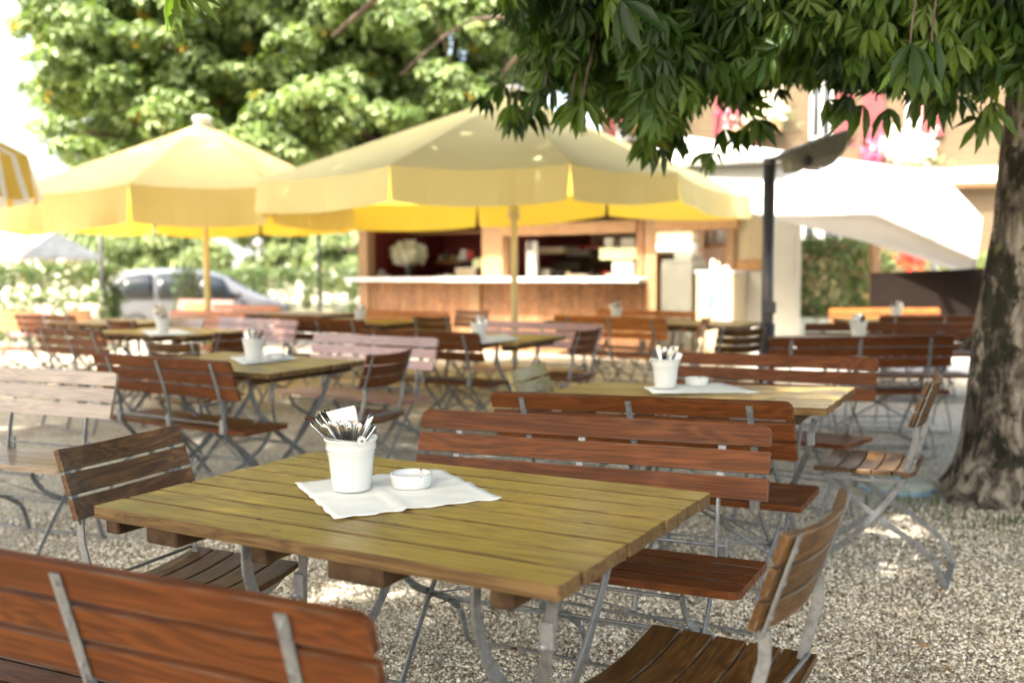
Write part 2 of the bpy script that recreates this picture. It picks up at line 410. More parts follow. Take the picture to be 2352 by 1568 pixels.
# ------------------------------------------------------------------ pebbles (only where the lens resolves them)
ico_v = []; ph = (1+5**.5)/2
for a, b in ((1, ph), (-1, ph), (1, -ph), (-1, -ph)): ico_v += [(0, a, b), (a, b, 0), (b, 0, a)]
ico_v = np.array(ico_v)/sqrt(1+ph*ph)
def hull_faces(v):
    fs = []; n = len(v)
    for i in range(n):
        for j in range(i+1, n):
            for k in range(j+1, n):
                nr = np.cross(v[j]-v[i], v[k]-v[i]); d = (v-v[i]) @ nr
                if (d < 1e-6).all(): fs.append((i, j, k))
                elif (d > -1e-6).all(): fs.append((i, k, j))
    return fs
ico_f = np.array(hull_faces(ico_v))
def rotmats(n, mode='full', tilt=.5):
    if mode == 'full':
        q = rng.normal(size=(n, 4)); q /= np.linalg.norm(q, axis=1)[:, None]; w, x, y, z = q.T
        return np.stack([1-2*(y*y+z*z), 2*(x*y-z*w), 2*(x*z+y*w), 2*(x*y+z*w), 1-2*(x*x+z*z), 2*(y*z-x*w), 2*(x*z-y*w), 2*(y*z+x*w), 1-2*(x*x+y*y)], 1).reshape(n, 3, 3)
def np_mesh(name, V, F, mats, attr=None, smooth=False, parent=None, mi=None):
    me = bpy.data.meshes.new(name); nv = len(V); nf = len(F); k = F.shape[1]
    me.vertices.add(nv); me.vertices.foreach_set('co', V.astype(np.float32).ravel())
    me.loops.add(nf*k); me.loops.foreach_set('vertex_index', F.astype(np.int32).ravel())
    me.polygons.add(nf); me.polygons.foreach_set('loop_start', np.arange(0, nf*k, k, dtype=np.int32))
    if smooth: me.polygons.foreach_set('use_smooth', np.ones(nf, bool))
    if not isinstance(mats, (list, tuple)): mats = [mats]
    for q in mats: me.materials.append(q)
    if mi is not None: me.polygons.foreach_set('material_index', mi.astype(np.int32))
    if attr is not None:
        at = me.attributes.new('plank', 'FLOAT', 'FACE'); at.data.foreach_set('value', attr.astype(np.float32))
    me.update(calc_edges=True)
    o = bpy.data.objects.new(name, me); col.objects.link(o)
    if parent is not None: o.parent = parent
    return o
n = 120000
y = 1.15 + 3.9*rng.random(n*2)**1.1; x = (rng.random(n*2)*1.16-.58)*y
k = (x > -1.1) | (y > 2.4)
k &= np.array([mnoise.noise(Vector((a*1.9, b_*1.9, .3)))+.6*mnoise.noise(Vector((a*6, b_*6, 2.)))+.35*q for a, b_, q in zip(x, y, rng.random(n*2)-.5)]) < .33
x = x[k][:n]; y = y[k][:n]; n = len(x)
sz = (.0022+.0042*rng.random(n)**2.0)*(1+.08*y)
V = ico_v[None]*sz[:, None, None]*(1+.35*(rng.random((n, 12, 1))-.5))
V = V*np.array([1.25, .95, .62]); V = np.einsum('nij,nkj->nki', rotmats(n), V)
V[:, :, 2] *= .75; V += np.stack([x, y, sz*.35+.0005*rng.random(n)], 1)[:, None]
F = (ico_f[None]+(np.arange(n)*12)[:, None, None]).reshape(-1, 3)
tag(np_mesh('pebbles', V.reshape(-1, 3), F, M['pebble'], np.repeat(rng.random(n), 20), True),
    'pale crushed gravel stones lying loose over the near ground', 'gravel', kind='stuff')

# dry leaf litter
def leaflets(pos, length, tilt=1.0, width=.42, attr=None):
    """single folded leaflets, random orientation"""
    n = len(pos); T = np.array([(0, 0, 0), (-.5*width, .62, .08), (0, 1, -.05), (.5*width, .62, .08)])
    V = T[None]*length[:, None, None]; V = np.einsum('nij,nkj->nki', rotmats(n), V)
    V[:, :, 2] *= tilt; V += pos[:, None]
    F = np.arange(n*4).reshape(n, 4); return V.reshape(-1, 3), F
n = 1300; y = 1.6+7*rng.random(n)**1.3; x = (rng.random(n)*1.2-.6)*y
V, F = leaflets(np.stack([x, y, .012+0*x], 1), .012+.034*rng.random(n)**2.5, .3, .7)
tag(np_mesh('leaf_litter', V, F, M['dryleaf'], rng.random(n)), 'small dry brown leaves scattered on the gravel', 'leaf litter', kind='stuff')

# ------------------------------------------------------------------ furniture prototypes
def rslat(x0, x1, z0, z1, rtl=0, rtr=0, rbl=0, rbr=0, n=4):
    out = []
    def arc(cx, cz, r, a0):
        if r <= 0: out.append((cx, cz)); return
        for i in range(n+1):
            a = a0+i*pi/2/n; out.append((cx+r*cos(a), cz+r*sin(a)))
    arc(x0+rbl, z0+rbl, rbl, pi); arc(x1-rbr, z0+rbr, rbr, 1.5*pi)
    arc(x1-rtr, z1-rtr, rtr, 0); arc(x0+rtl, z1-rtl, rtl, .5*pi); return out
STRAPS = (-.45, 0., .45)
def make_bench(w):
    r = empty('garden_bench'); L = 1.19
    b = MB()     # seat: four slats
    for k in range(4):
        y0 = .02+k*.081
        rc = .028 if k == 3 else .004
        # outline in x,y
        o = rslat(-L/2, L/2, y0, y0+.0705, rtl=rc, rtr=rc)
        b.ext(o, (0, 0, .434), (1, 0, 0), (0, 1, 0), (0, 0, .022), 0, k+1)
    for k in range(3): b.box(-L/2+.02, L/2-.02, .02+k*.081+.0695, .02+k*.081+.082, .424, .4436, 1)
    b.build('seat', [w, M['grime']], r, .003)
    b = MB(); lean = .062/.21; nrm = Vector((0, 1, lean)).normalized(); up = Vector((0, -lean, 1)).normalized()
    for k in range(3):
        rc = .026 if k == 2 else .004; rb = .004
        o = rslat(-L/2, L/2, k*.0775, k*.0775+.0635, rc, rc, rb, rb)
        b.ext(o, Vector((0, 0, .612))+nrm*.004, (1, 0, 0), up, nrm*.018, 0, k+5)
    b.build('backrest', w, r, .003)
    O = Vector((0, 0, .612))-nrm*.0085
    for s in STRAPS:
        b = MB()
        pth = [O+up*.205, O+up*.12, O+up*.0, Vector((0, .002, .575)), Vector((0, .012, .50)), Vector((0, .022, .42))]
        pth = [p+Vector((s, 0, 0)) for p in pth]
        b.bar(pth[:3], .024, .005, ref=(0, 1, 0)); 
        b.bar([pth[2]+Vector((0, 0, .012)), pth[3], pth[4], pth[5]], .008, .022, ref=(0, 1, 0))
        for zz in (.03, .11, .19):
            c = O+up*zz-nrm*.003+Vector((s, 0, 0)); b.box(c.x-.005, c.x+.005, c.y-.003, c.y+.002, c.z-.005, c.z+.005, ch=.001)
        b.build('back_support', M['steel'], r)
        b = MB(); b.box(s-.028, s+.002, .0, .014, .425, .50, ch=.002)
        b.build('hinge_bracket', M['steel'], r)
        # straight leg: back support down to the front foot
        b = MB(); b.bar(spline([(s, .022, .42), (s, .15, .265), (s, .27, .11), (s, .335, .012)], 3), .007, .024, ref=(0, 1, .3)); b.build('leg', M['steel'], r)
        # curved leg: front edge of the seat to the rear foot
        b = MB(); q = s+.012
        b.bar(spline([(q, .315, .415), (q, .305, .385), (q, .245, .315), (q, .15, .262), (q, .03, .205), (q, -.055, .14), (q, -.085, .065), (q, -.10, .012)], 4), .007, .024, ref=(0, 1, 1)); b.build('leg', M['steel'], r)
        b = MB(); b.tube([(s-.03, .30, .425), (s-.03, .30, .395), (s-.015, .30, .388), (s, .30, .395)], .004, 6); b.build('seat_hook', M['steel'], r)
    X = .45
    b = MB(); b.tube([(-X-.03, .012, .475), (X, .012, .475)], .0055, 8); b.build('rear_rod', M['steel'], r)
    b = MB(); b.tube([(-X, .30, .40), (X, .30, .40)], .0055, 8); b.build('front_rod', M['steel'], r)
    for (yy, zz) in ((.15, .255), (.02, .198)):
        b = MB(); b.tube([(-X, yy, zz), (X+.012, yy, zz)], .005, 8); b.build('cross_rod', M['steel'], r)
    b = MB(); b.bar(spline([(-X, -.10, .012), (-X*.6, -.10, .02), (-.1, -.095, .012), (.25, -.10, .02), (X, -.10, .012)], 4), .022, .006); b.build('foot_bar', M['steel'], r)
    b = MB(); b.bar([(-X, .335, .010), (X, .335, .010)], .022, .006); b.build('foot_bar', M['steel'], r)
    b = MB(); b.tube([(-X, .16, .26), (0, .31, .40)], .0035, 6); b.tube([(X, .16, .26), (0, .31, .40)], .0035, 6); b.build('brace', M['steel'], r)
    return r
def make_chair(w):
    r = empty('garden_chair'); W = .43
    xx = [(-.5+i/10)*W for i in range(11)]
    b = MB()
    for k in range(5):                       # dished seat slats, side to side
        y0 = .055+k*.0775
        pth = [(x, y0, .438+.020*(2*abs(x)/W)**2) for x in xx]
        hw, ht = .0355, .009
        b.sweep(pth, [(-hw, -ht), (hw, -ht), (hw, ht), (-hw, ht)], 0, k+1)
    b.build('seat', w, r, .0025)
    lean = .07/.2; up = Vector((0, -lean, 1)).normalized(); nrm = Vector((0, 1, lean)).normalized()
    b = MB()
    for k in range(3):
        c = Vector((0, 0, .64))+up*(.031+k*.0665)
        pth = [c+Vector((x, 0, 0))+nrm*(.030*(2*abs(x)/W)**2) for x in xx]
        hw, ht = .029, .008
        # side direction = tangent x ref : use ref so 'a' runs along up
        b.sweep(pth, [(-hw, -ht), (hw, -ht), (hw, ht), (-hw, ht)], 0, k+6, ref=tuple(nrm))
    b.build('backrest', w, r, .0025)
    for s in (-1, 1):
        x = s*.185; O = Vector((x, 0, .64))+nrm*(.030*(.86)**2-.011)
        b = MB(); b.bar([O+up*.195, O+up*.1, O-up*.01], .022, .005, ref=(0, 1, 0)); b.bar([O+up*.005, Vector((x, .01, .59)), Vector((x, .035, .50)), Vector((x, .05, .43))], .007, .024, ref=(0, 1, 0))
        for zz in (.03, .10, .165):
            c = O+up*zz-nrm*.003; b.box(c.x-.004, c.x+.004, c.y-.003, c.y+.002, c.z-.004, c.z+.004, ch=.001)
        b.build('back_support', M['steel'], r)
        b = MB(); b.bar(spline([(x, .05, .43), (x, .14, .30), (x, .27, .155), (x, .38, .075), (x, .415, .012)], 4), .007, .026, ref=(0, 1, .3)); b.build('leg', M['steel'], r)
        q = x-s*.012
        b = MB(); b.bar(spline([(q, .36, .425), (q, .30, .37), (q, .17, .275), (q, .03, .185), (q, -.06, .11), (q, -.09, .04), (q, -.105, .012)], 4), .007, .024, ref=(0, 1, 1)); b.build('leg', M['steel'], r)
        b = MB(); b.bar([(q+s*.022, .05, .425), (q+s*.022, .36, .425)], .006, .02, ref=(0, 0, 1)); b.build('seat_rail', M['steel'], r)
    b = MB(); b.tube([(-.185, .03, .475), (.185, .03, .475)], .005, 8); b.build('rear_rod', M['steel'], r)
    b = MB(); b.tube([(-.18, .17, .27), (.18, .17, .27)], .005, 8); b.build('cross_rod', M['steel'], r)
    b = MB(); b.bar([(-.19, -.105, .010), (.19, -.105, .010)], .026, .006); b.build('foot_bar', M['steel'], r)
    b = MB(); b.bar([(-.19, .415, .010), (.19, .415, .010)], .026, .006); b.build('foot_bar', M['steel'], r)
    return r
def make_table():
    r = empty('garden_table'); L, W, H = 1.24, .77, .753
    b = MB(); n = 8; pw = W/n
    for k in range(n):
        y0 = -W/2+k*pw; j = [.0, .004, -.003, .002, -.004, .003, -.002, .001][k]
        z1 = H + [.0, .0003, -.0002, .0004, .0, .0003, 0, .0003][k]
        b.add([], []) 
        o = rslat(-L/2+j, L/2+j*.5, y0+.0050, y0+pw-.0050, *([.010]*4 if k in (0, 7) else [.003]*4))
        b.ext(o, (0, 0, z1-.014), (1, 0, 0), (0, 1, 0), (0, 0, .028), 0, k+1, msd=1)
    for k in range(1, n): b.box(-L/2+.006, L/2-.006, -W/2+k*pw-.0060, -W/2+k*pw+.0060, H-.024, H-.0030, 2)
    b.build('tabletop', [M['top'], M['edge'], M['grime']], r, .003)
    for x0, x1, yi in ((-.60, -.555, .362), (-.44, -.34, .375), (-.12, -.075, .37), (.10, .24, .378), (.47, .52, .366)):
        b = MB(); b.box(x0, x1, -yi, yi, H-.066, H-.0285, ch=.004); b.build('batten', M['batten'], r)
    for x in (-.20, .40):
        b = MB(); b.bar(spline([(x, -.30, .715), (x, -.298, .62), (x, -.24, .50), (x, -.09, .36), (x, .07, .24), (x, .21, .12), (x, .30, .012)], 4), .008, .030, ref=(0, 1, 1)); b.build('leg', M['steel'], r)
        q = x+.012
        b = MB(); b.bar(spline([(q, .30, .715), (q, .26, .60), (q, .13, .43), (q, -.07, .25), (q, -.22, .11), (q, -.30, .012)], 4), .008, .030, ref=(0, 1, -1)); b.build('leg', M['steel'], r)
        b = MB(); b.bar([(x-.02, -.32, .010), (x+.02, -.32, .010)], .06, .008); b.bar([(x, -.31, .010), (x, .31, .010)], .026, .007); b.build('foot_bar', M['steel'], r)
        z = x+.13
        b = MB(); b.bar([(z+.035, -.30, .70), (z, -.27, .56), (z-.06, -.20, .44), (z-.115, -.12, .37)], .024, .006, ref=(0, 1, 0)); b.build('strut', M['steel'], r)
        b = MB(); b.box(z+.004, z+.032, -.302, -.285, .60, .652, ch=.003); b.tube([(z+.012, -.308, .605), (z+.012, -.28, .605)], .008, 8); b.build('clip', M['steel'], r)
    b = MB(); b.tube([(-.20, -.22, .47), (.40, -.26, .15)], .0065, 8); b.tube([(-.20, -.26, .15), (.40, -.22, .49)], .0065, 8); b.build('diagonal_rod', M['steel'], r)
    b = MB(); b.tube([(-.20, .0, .302), (.412, .0, .302)], .006, 8); b.build('cross_rod', M['steel'], r)
    return r
protos = {}
def proto(kind, w=None):
    k = (kind, w)
    if k not in protos:
        protos[k] = make_table() if kind == 't' else (make_bench(M[w]) if kind == 'b' else make_chair(M[w]))
        return protos[k]
    return copy_tree(protos[k])
def place(kind, w, x, y, yaw, label, tx=0., ty=0., dz=0.):
    o = proto(kind, w); a = radians(yaw)
    u = Vector((cos(a), sin(a), tx)).normalized(); v0 = Vector((-sin(a), cos(a), ty)); zz = u.cross(v0).normalized(); v = zz.cross(u)
    mm = Matrix(((u.x, v.x, zz.x), (u.y, v.y, zz.y), (u.z, v.z, zz.z))).to_4x4(); mm.translation = (x, y, dz); o.matrix_world = mm
    tag(o, label, {'t': 'table', 'b': 'bench', 'c': 'chair'}[kind],
        {'t': 'slatted beer garden tables', 'b': 'slatted garden benches', 'c': 'folding slatted garden chairs'}[kind])
    return o
T, B, C_ = 't', 'b', 'c'
main_t = place(T, None, -.25, 2.215, -30.9, 'large ochre slatted table in the foreground, bucket of cutlery and ashtray on it', .014, .002)
place(B, 'red', .205, 2.94, 152.6, 'glossy red brown bench facing the foreground table, strong wood grain on its top slat', -.023, .021)
place(B, 'red', .49, 3.55, -30.4, 'red brown bench seen from behind, backed up close to the bench of the foreground table', .03, .034)
table2 = place(T, None, .78, 4.06, -27.1, 'second table on the right, between the lamp post and the foreground benches', .03, -.015)
place(B, 'red', 1.34, 5.03, 137.8, 'orange brown bench behind the second table, directly in front of the lamp post', -.03, .002)
place(B, 'red', -1.89, 5.24, -34, 'dark red bench with seat catching yellow light, back to us left of the bucket', .006, .012)
place(T, None, -1.58, 5.62, -33, 'table left of centre with a cutlery bucket, behind the dark red bench', .001, .009)
place(B, 'red', -.72, 1.58, -24.2, 'large blurred bench in the bottom left corner, seen from behind', -.005, 0)
place(C_, 'brown', -1.06, 2.64, -115, 'brown chair at the left end of the foreground table', -.007, 0)
place(C_, 'brown', .56, 1.80, 58, 'chair in the bottom right corner, its curved back rising past the foreground table', -.01, -.02)
place(C_, 'brown', 1.72, 3.95, 60.8, 'chair with pale sheen on its dished seat, standing beside the tree trunk', 0, -.015)
place(C_, 'olive', .10, 4.45, -113.5, 'small chair at the left end of the second table, only its backrest showing')
place(C_, 'red', -.71, 5.33, 62.7, 'brown chair with steel straps at the right end of the table left of centre')
place(B, 'pale', -2.43, 4.59, 161.4, 'pale bench cut by the left edge of the picture', .013, 0)
place(B, 'pink', -1.0, 6.66, 144.2, 'bench with pink painted glare behind the table left of centre', -.007, 0)
place(B, 'red', -.67, 7.21, -36.7, 'dark red bench with three steel straps, left of the table below the big parasol pole', .011, .002)
place(T, None, -.30, 7.50, -30.5, 'table below the big parasol pole, white bucket at its left end')
place(B, 'pink', .23, 8.16, 145.7, 'lilac bench at the foot of the big parasol pole')
place(C_, 'red', .55, 7.22, 60.3, 'chair with two steel straps at the right end of the table below the big parasol')
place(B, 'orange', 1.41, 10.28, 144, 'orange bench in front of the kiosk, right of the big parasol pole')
place(T, None, 1.72, 9.3, -30, 'table with pale edge in front of the orange kiosk bench')
place(T, None, 1.05, 9.85, -30, 'small looking table carrying a cream bucket in front of the kiosk counter')
place(B, 'orange', .95, 9.2, -32, 'deep red bench seen from behind under the cream bucket by the kiosk')
place(B, 'red', -3.54, 7.74, -40.8, 'dark red bench with three straps on the left, left of the table with two buckets', .02, .005)
place(B, 'red', -4.93, 10.21, -35.4, 'narrow looking red bench far left, behind another strapped bench', .013, .003)
place(T, None, -3.02, 8.45, -30, 'table on the left carrying a slim bucket in front of a second bucket')
place(B, 'pink', -2.46, 9.09, 142.2, 'long pink bench behind the left table, right of its buckets')
place(B, 'red', 2.34, 6.41, -6, 'dark bench on the right seen from behind, right beside the lamp post', .017, 0)
place(T, None, 2.55, 7.05, -6, 'table between the lamp post and the tree trunk, grey cutlery bucket on it')
place(B, 'red', 2.98, 7.7, 172, 'red bench facing us behind the grey bucket, left of the tree trunk')
place(B, 'red', 4.05, 9.0, -4, 'bench close to the tree trunk seen from behind, in front of the brown screen')
place(T, None, 3.95, 9.65, -4, 'table by the brown screen with a napkin bucket on it')
place(B, 'orange', 4.1, 10.5, 176, 'bright orange bench against the brown screen')
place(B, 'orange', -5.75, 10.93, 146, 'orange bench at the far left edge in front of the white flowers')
place(C_, 'pink', -6.24, 12.76, 146, 'lilac chair far left in front of the flowering hedge')
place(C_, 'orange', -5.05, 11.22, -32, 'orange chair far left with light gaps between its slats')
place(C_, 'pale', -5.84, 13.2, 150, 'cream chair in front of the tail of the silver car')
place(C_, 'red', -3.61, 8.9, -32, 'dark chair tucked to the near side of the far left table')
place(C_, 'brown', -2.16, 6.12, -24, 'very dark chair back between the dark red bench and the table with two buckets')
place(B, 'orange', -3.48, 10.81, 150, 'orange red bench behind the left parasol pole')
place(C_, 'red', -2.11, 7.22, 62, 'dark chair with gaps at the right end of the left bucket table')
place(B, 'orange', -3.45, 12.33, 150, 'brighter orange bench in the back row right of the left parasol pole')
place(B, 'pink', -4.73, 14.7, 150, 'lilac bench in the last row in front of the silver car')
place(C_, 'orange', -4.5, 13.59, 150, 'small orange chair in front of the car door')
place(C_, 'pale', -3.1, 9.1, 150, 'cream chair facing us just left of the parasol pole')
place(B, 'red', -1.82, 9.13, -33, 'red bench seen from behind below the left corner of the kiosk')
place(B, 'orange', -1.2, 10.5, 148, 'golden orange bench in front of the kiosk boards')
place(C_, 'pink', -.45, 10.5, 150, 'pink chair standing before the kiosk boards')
place(C_, 'brown', -.76, 9.24, -30, 'small dark chair back left of the big parasol pole')
place(T, None, -4.17, 10.1, -30, 'far left table in front of the cream chair')
place(T, None, -2.56, 11.73, -30, 'long looking table in the last row in front of the car bonnet')
place(T, None, -1.55, 9.91, -30, 'table with a tall white bucket at the left corner of the kiosk')
place(C_, 'orange', 1.75, 8.8, 70, 'leaning orange chair on the sunny paving right of the kiosk bench')
place(C_, 'brown', 1.72, 7.2, 20, 'small dark ladder-backed chair left of the lamp post')

# ------------------------------------------------------------------ table ware
def make_bucket(kids=True):
    r = empty('bucket'); b = MB()
    prof = [(.0, .002), (.043, .002), (.0455, .0), (.047, .004), (.0545, .075), (.0565, .088), (.0585, .091), (.0575, .0955), (.0592, .099), (.0615, .102), (.0600, .107), (.0615, .120), (.0645, .1225), (.0655, .126), (.0645, .1285), (.0625, .1285), (.060, .124), (.052, .06), (.044, .008), (.0, .008)]
    b.lathe(prof, 48); b.build('pail', M['enamel'], r)
    return r
main_b = make_bucket()
bl = Pz(808, 1124, .757)
main_b.location = (bl.x, bl.y+.0, .759)
b = MB()   # carrying handle lying on the front rim
b.tube(spline([(.064*cos(a), .064*sin(a)*1.04, .130+.003*sin(a*2)) for a in [radians(q) for q in range(-40, -175, -15)]], 3), .0018, 6)
b.build('wire_handle', M['chrome'], main_b)
b = MB(); th = radians(-58); c = Vector((.066*cos(th), .066*sin(th), .128)); nn = Vector((cos(th), sin(th), 0)); ss = Vector((-sin(th), cos(th), 0))
b.ext([(.0105*cos(2*pi*i/24), .0115*sin(2*pi*i/24)) for i in range(24)], c, ss, (0, 0, 1), nn*.0025)
e_ = b.build('handle_ear', M['enamel'], main_b)
b = MB(); b.ext([(.003*cos(2*pi*i/16), .003*sin(2*pi*i/16)) for i in range(16)], c+nn*.0022, ss, (0, 0, 1), nn*.002); b.build('rivet', M['chrome'], e_)
def cutlery_mesh():
    """handle end of table cutlery: narrow neck widening to a rounded, slightly cupped tip; origin on the bucket floor"""
    b = MB(); rows = []
    L = .195
    for i in range(22):
        t = i/21; z = t*L
        w = .0030 if t < .45 else .0030+.0062*min(1, (t-.45)/.42)**1.3
        if t > .93: w *= sqrt(max(0, 1-((t-.93)/.07)**2))*.999+.001
        th = .0013+.0012*max(0, 1-abs(t-.5)*2); yb = .006*max(0, t-.55)**1.5*4
        rows.append([(-w, yb, z), (-w*.6, yb+th, z), (0, yb+th*.75, z), (w*.6, yb+th, z), (w, yb, z), (w*.5, yb-th, z), (-w*.5, yb-th, z)])
    k = 7; vs = [p for r_ in rows for p in r_]
    fs = [(i*k+j, i*k+(j+1) % k, (i+1)*k+(j+1) % k, (i+1)*k+j) for i in range(21) for j in range(k)] + [tuple(range(k))[::-1], tuple(21*k+j for j in range(k))]
    b.add(vs, fs, sm=True); return b
cut0 = cutlery_mesh().build('cutlery', M['chrome'])
def put_cut(o, base, tip, roll):
    z = (Vector(tip)-Vector(base)).normalized(); x = Vector((cos(roll), sin(roll), 0)); y = z.cross(x).normalized(); x = y.cross(z)
    mm = Matrix(((x.x, y.x, z.x), (x.y, y.y, z.y), (x.z, y.z, z.z))).to_4x4(); mm.translation = base; o.matrix_world = mm
bz = Vector((bl.x, bl.y, .768))
# tips as seen: image x, y on the survey grid, and depth offset from the bucket axis
tips = [(716, 962, .01, .9), (722, 960, .03, .8), (729, 951, .02, 1.), (733, 946, .04, .7), (741, 941, .03, .9), (747, 938, .05, .6), (752, 941, .04, .8), (757, 935, .05, 1.),
        (742, 974, -.03, .2), (752, 968, -.01, -.2), (765, 967, -.02, .15), (782, 971, -.035, -.1), (787, 962, .0, .9), (800, 966, -.01, .05), (801, 978, -.04, 0.), (826, 969, -.01, -.1), (852, 948, .0, -.5), (860, 969, .02, -.3)]
cl_labels = ['leftmost handle of the cutlery in the foreground bucket, leaning out furthest', 'second handle from the left in the foreground bucket, edge on', 'third handle from the left in the foreground bucket', 'fourth handle in the left fan of the foreground bucket', 'fifth handle in the left fan of the foreground bucket', 'sixth handle in the left fan, half behind its neighbour', 'seventh handle in the left fan, just left of the napkins', 'tallest handle of the left fan, touching the napkins',
             'bright low handle at the left front of the bucket', 'dark handle end behind the bright low one', 'broad brown reflecting handle left of the middle', 'broad handle half brown half silver in front of the napkins', 'narrow edge-on handle standing before the napkins', 'brown reflecting handle in front of the napkins, right of the middle', 'short bright handle in the front middle of the bucket', 'matt silver handle below the lower corner of the napkins', 'tallest handle on the right, leaning right', 'rightmost low handle behind the handle ear']
for i, (dx, dy, off, ro) in enumerate(tips):
    tip = P(dx, dy, bl.y+off); d = tip-Vector((bl.x, bl.y, .76+.125))
    # lean through the rim: the base sits on the opposite side of the floor
    z = d.normalized(); base = tip - z*.195
    o = cut0 if i == 0 else cut0.copy()
    if i: col.objects.link(o)
    fx = bz + Vector((-.55*d.x, -.3*d.y, 0)); fx.x = max(bz.x-.03, min(bz.x+.03, fx.x)); fx.y = max(bz.y-.03, min(bz.y+.03, fx.y))
    z = (tip-fx).normalized(); base = tip - z*.195
    put_cut(o, base, tip, ro); tag(o, cl_labels[i], 'cutlery', 'cutlery standing in the foreground bucket')
# napkin stack
nk = empty('napkin_stack'); tag(nk, 'fanned stack of folded white paper napkins with small red print, in the foreground bucket', 'napkins')
c4 = [(752, 946), (815, 931), (833, 968), (781, 990)]
for i in range(8):
    t = i/7; b = MB()
    Q = [P(a+(5-i*1.2)*(1 if j in (0, 3) else .5), d+(i-7)*(-.8 if j < 2 else .3), bl.y+.035-.005*i+.002*j) for j, (a, d) in enumerate(c4)]
    n_ = (Q[1]-Q[0]).cross(Q[3]-Q[0]).normalized()*.0008
    # carry the sheet down into the bucket
    low = Vector((bl.x, bl.y+.01, .82)); Q[2] = Q[2].lerp(Q[2]+(low-Q[2])*.5, .5); Q[3] = Q[3]+(low-Q[3])*.25
    b.add([q-n_ for q in Q]+[q+n_ for q in Q], [(3, 2, 1, 0), (4, 5, 6, 7), (0, 1, 5, 4), (1, 2, 6, 5), (2, 3, 7, 6), (3, 0, 4, 7)]); sh = b.build('napkin', M['napkin'], nk)
# small red script near the right border of the front napkin
e1 = (Q[1]-Q[0]).normalized(); e2 = (Q[2]-Q[1]).normalized(); nf = e1.cross(e2).normalized()
if nf.y > 0: nf = -nf
tx = bpy.data.curves.new('print', 'FONT'); tx.body = 'Has'; tx.size = .012; tx.shear = .3; tx.extrude = .0001
to = bpy.data.objects.new('print', tx); col.objects.link(to)
upv = nf.cross(e2*-1); 
ux = (-e2).normalized()*1.0
ux = e1; uy = nf.cross(ux).normalized()
if uy.z < 0: uy = -uy
mm = Matrix(((ux.x, uy.x, nf.x), (ux.y, uy.y, nf.y), (ux.z, uy.z, nf.z))).to_4x4(); mm.translation = Q[1]*.40+Q[2]*.60 - e1*.020 + nf*.0015
tx.materials.append(M['redink']); dg = bpy.context.evaluated_depsgraph_get(); dg.update()
tme = bpy.data.meshes.new_from_object(to.evaluated_get(dg)); bpy.data.objects.remove(to); to = bpy.data.objects.new('print', tme); col.objects.link(to)
to.matrix_world = mm; to.parent = nk

def napkin_cloth(c, label, z0, nseg=26, wav=.0012, name='table_cloth'):
    b = MB(); vs = []; 
    for i in range(nseg+1):
        for j in range(nseg+1):
            u, v = i/nseg, j/nseg
            p = Vector(c[0])*(1-u)*(1-v)+Vector(c[1])*u*(1-v)+Vector(c[2])*u*v+Vector(c[3])*(1-u)*v
            e = min(u, 1-u, v, 1-v)
            rip = .0022*sin(9*u*pi+v*2)*max(0, 1-e*14)+.0018*sin(11*v*pi+1)*max(0, 1-e*14)
            fold = .0045*math.exp(-((v-.42)/.018)**2)+.003*math.exp(-((u-.36)/.02)**2)+.0025*math.exp(-((u+v*.2-.72)/.03)**2)
            ou = .004*sin(13*v*pi) if u in (0, 1) else 0; ov = .003*sin(12*u*pi) if v in (0, 1) else 0
            vs.append((p.x+ou, p.y+ov, z0+.0012+fold+abs(rip)+.0015*mnoise.noise(Vector((u*6, v*6, 0)))+.0012))
    n1 = nseg+1
    b.add(vs, [(i*n1+j, (i+1)*n1+j, (i+1)*n1+j+1, i*n1+j+1) for i in range(nseg) for j in range(nseg)], sm=True)
    o = b.build(name, M['napkin']); so = o.modifiers.new('solid', 'SOLIDIFY'); so.thickness = .0012
    tag(o, label, 'table cloth', 'white cloths on the tables'); return o
zt = .7545
napkin_cloth([Pz(676, 1111, zt), Pz(768, 1194, zt), Pz(1153, 1147, zt), Pz(1012, 1080, zt)], 'white cotton cloth lying diagonally on the foreground table under bucket and ashtray', zt)
def make_ash():
    r = empty('ashtray'); b = MB(); R = .0525
    def rim(a):  # three cigarette notches
        return min(1., min(abs((a-q+pi) % (2*pi)-pi) for q in (radians(-55), radians(65), radians(185)))/.09)
    prof = [(0, 0), (R*.9, 0), (R*.95, .004), (R, .028), (R*.985, .034), (R*.90, .034), (R*.86, .028), (R*.80, .010), (R*.7, .008), (0, .008)]
    n = 96; vs = []; k = len(prof)
    for i in range(n):
        a = 2*pi*i/n; f = rim(a)
        for j, (rr, z) in enumerate(prof):
            if j in (4, 5): z = z-.010*(1-f)
            vs.append((rr*cos(a), rr*sin(a), z))
    b.add(vs, [(i*k+j, ((i+1) % n)*k+j, ((i+1) % n)*k+j+1, i*k+j+1) for i in range(n) for j in range(k-1)], sm=True)
    b.build('bowl', M['ceramic'], r); return r
ash = make_ash(); pa = Pz(945, 1117, .757); ash.location = (pa.x, pa.y, .7585)
tag(ash, 'round white ceramic ashtray with notched rim on the foreground cloth', 'ashtray', 'white ashtrays')
tag(main_b, 'white ribbed enamel bucket with wire handle on the foreground table', 'bucket', 'white cutlery buckets')
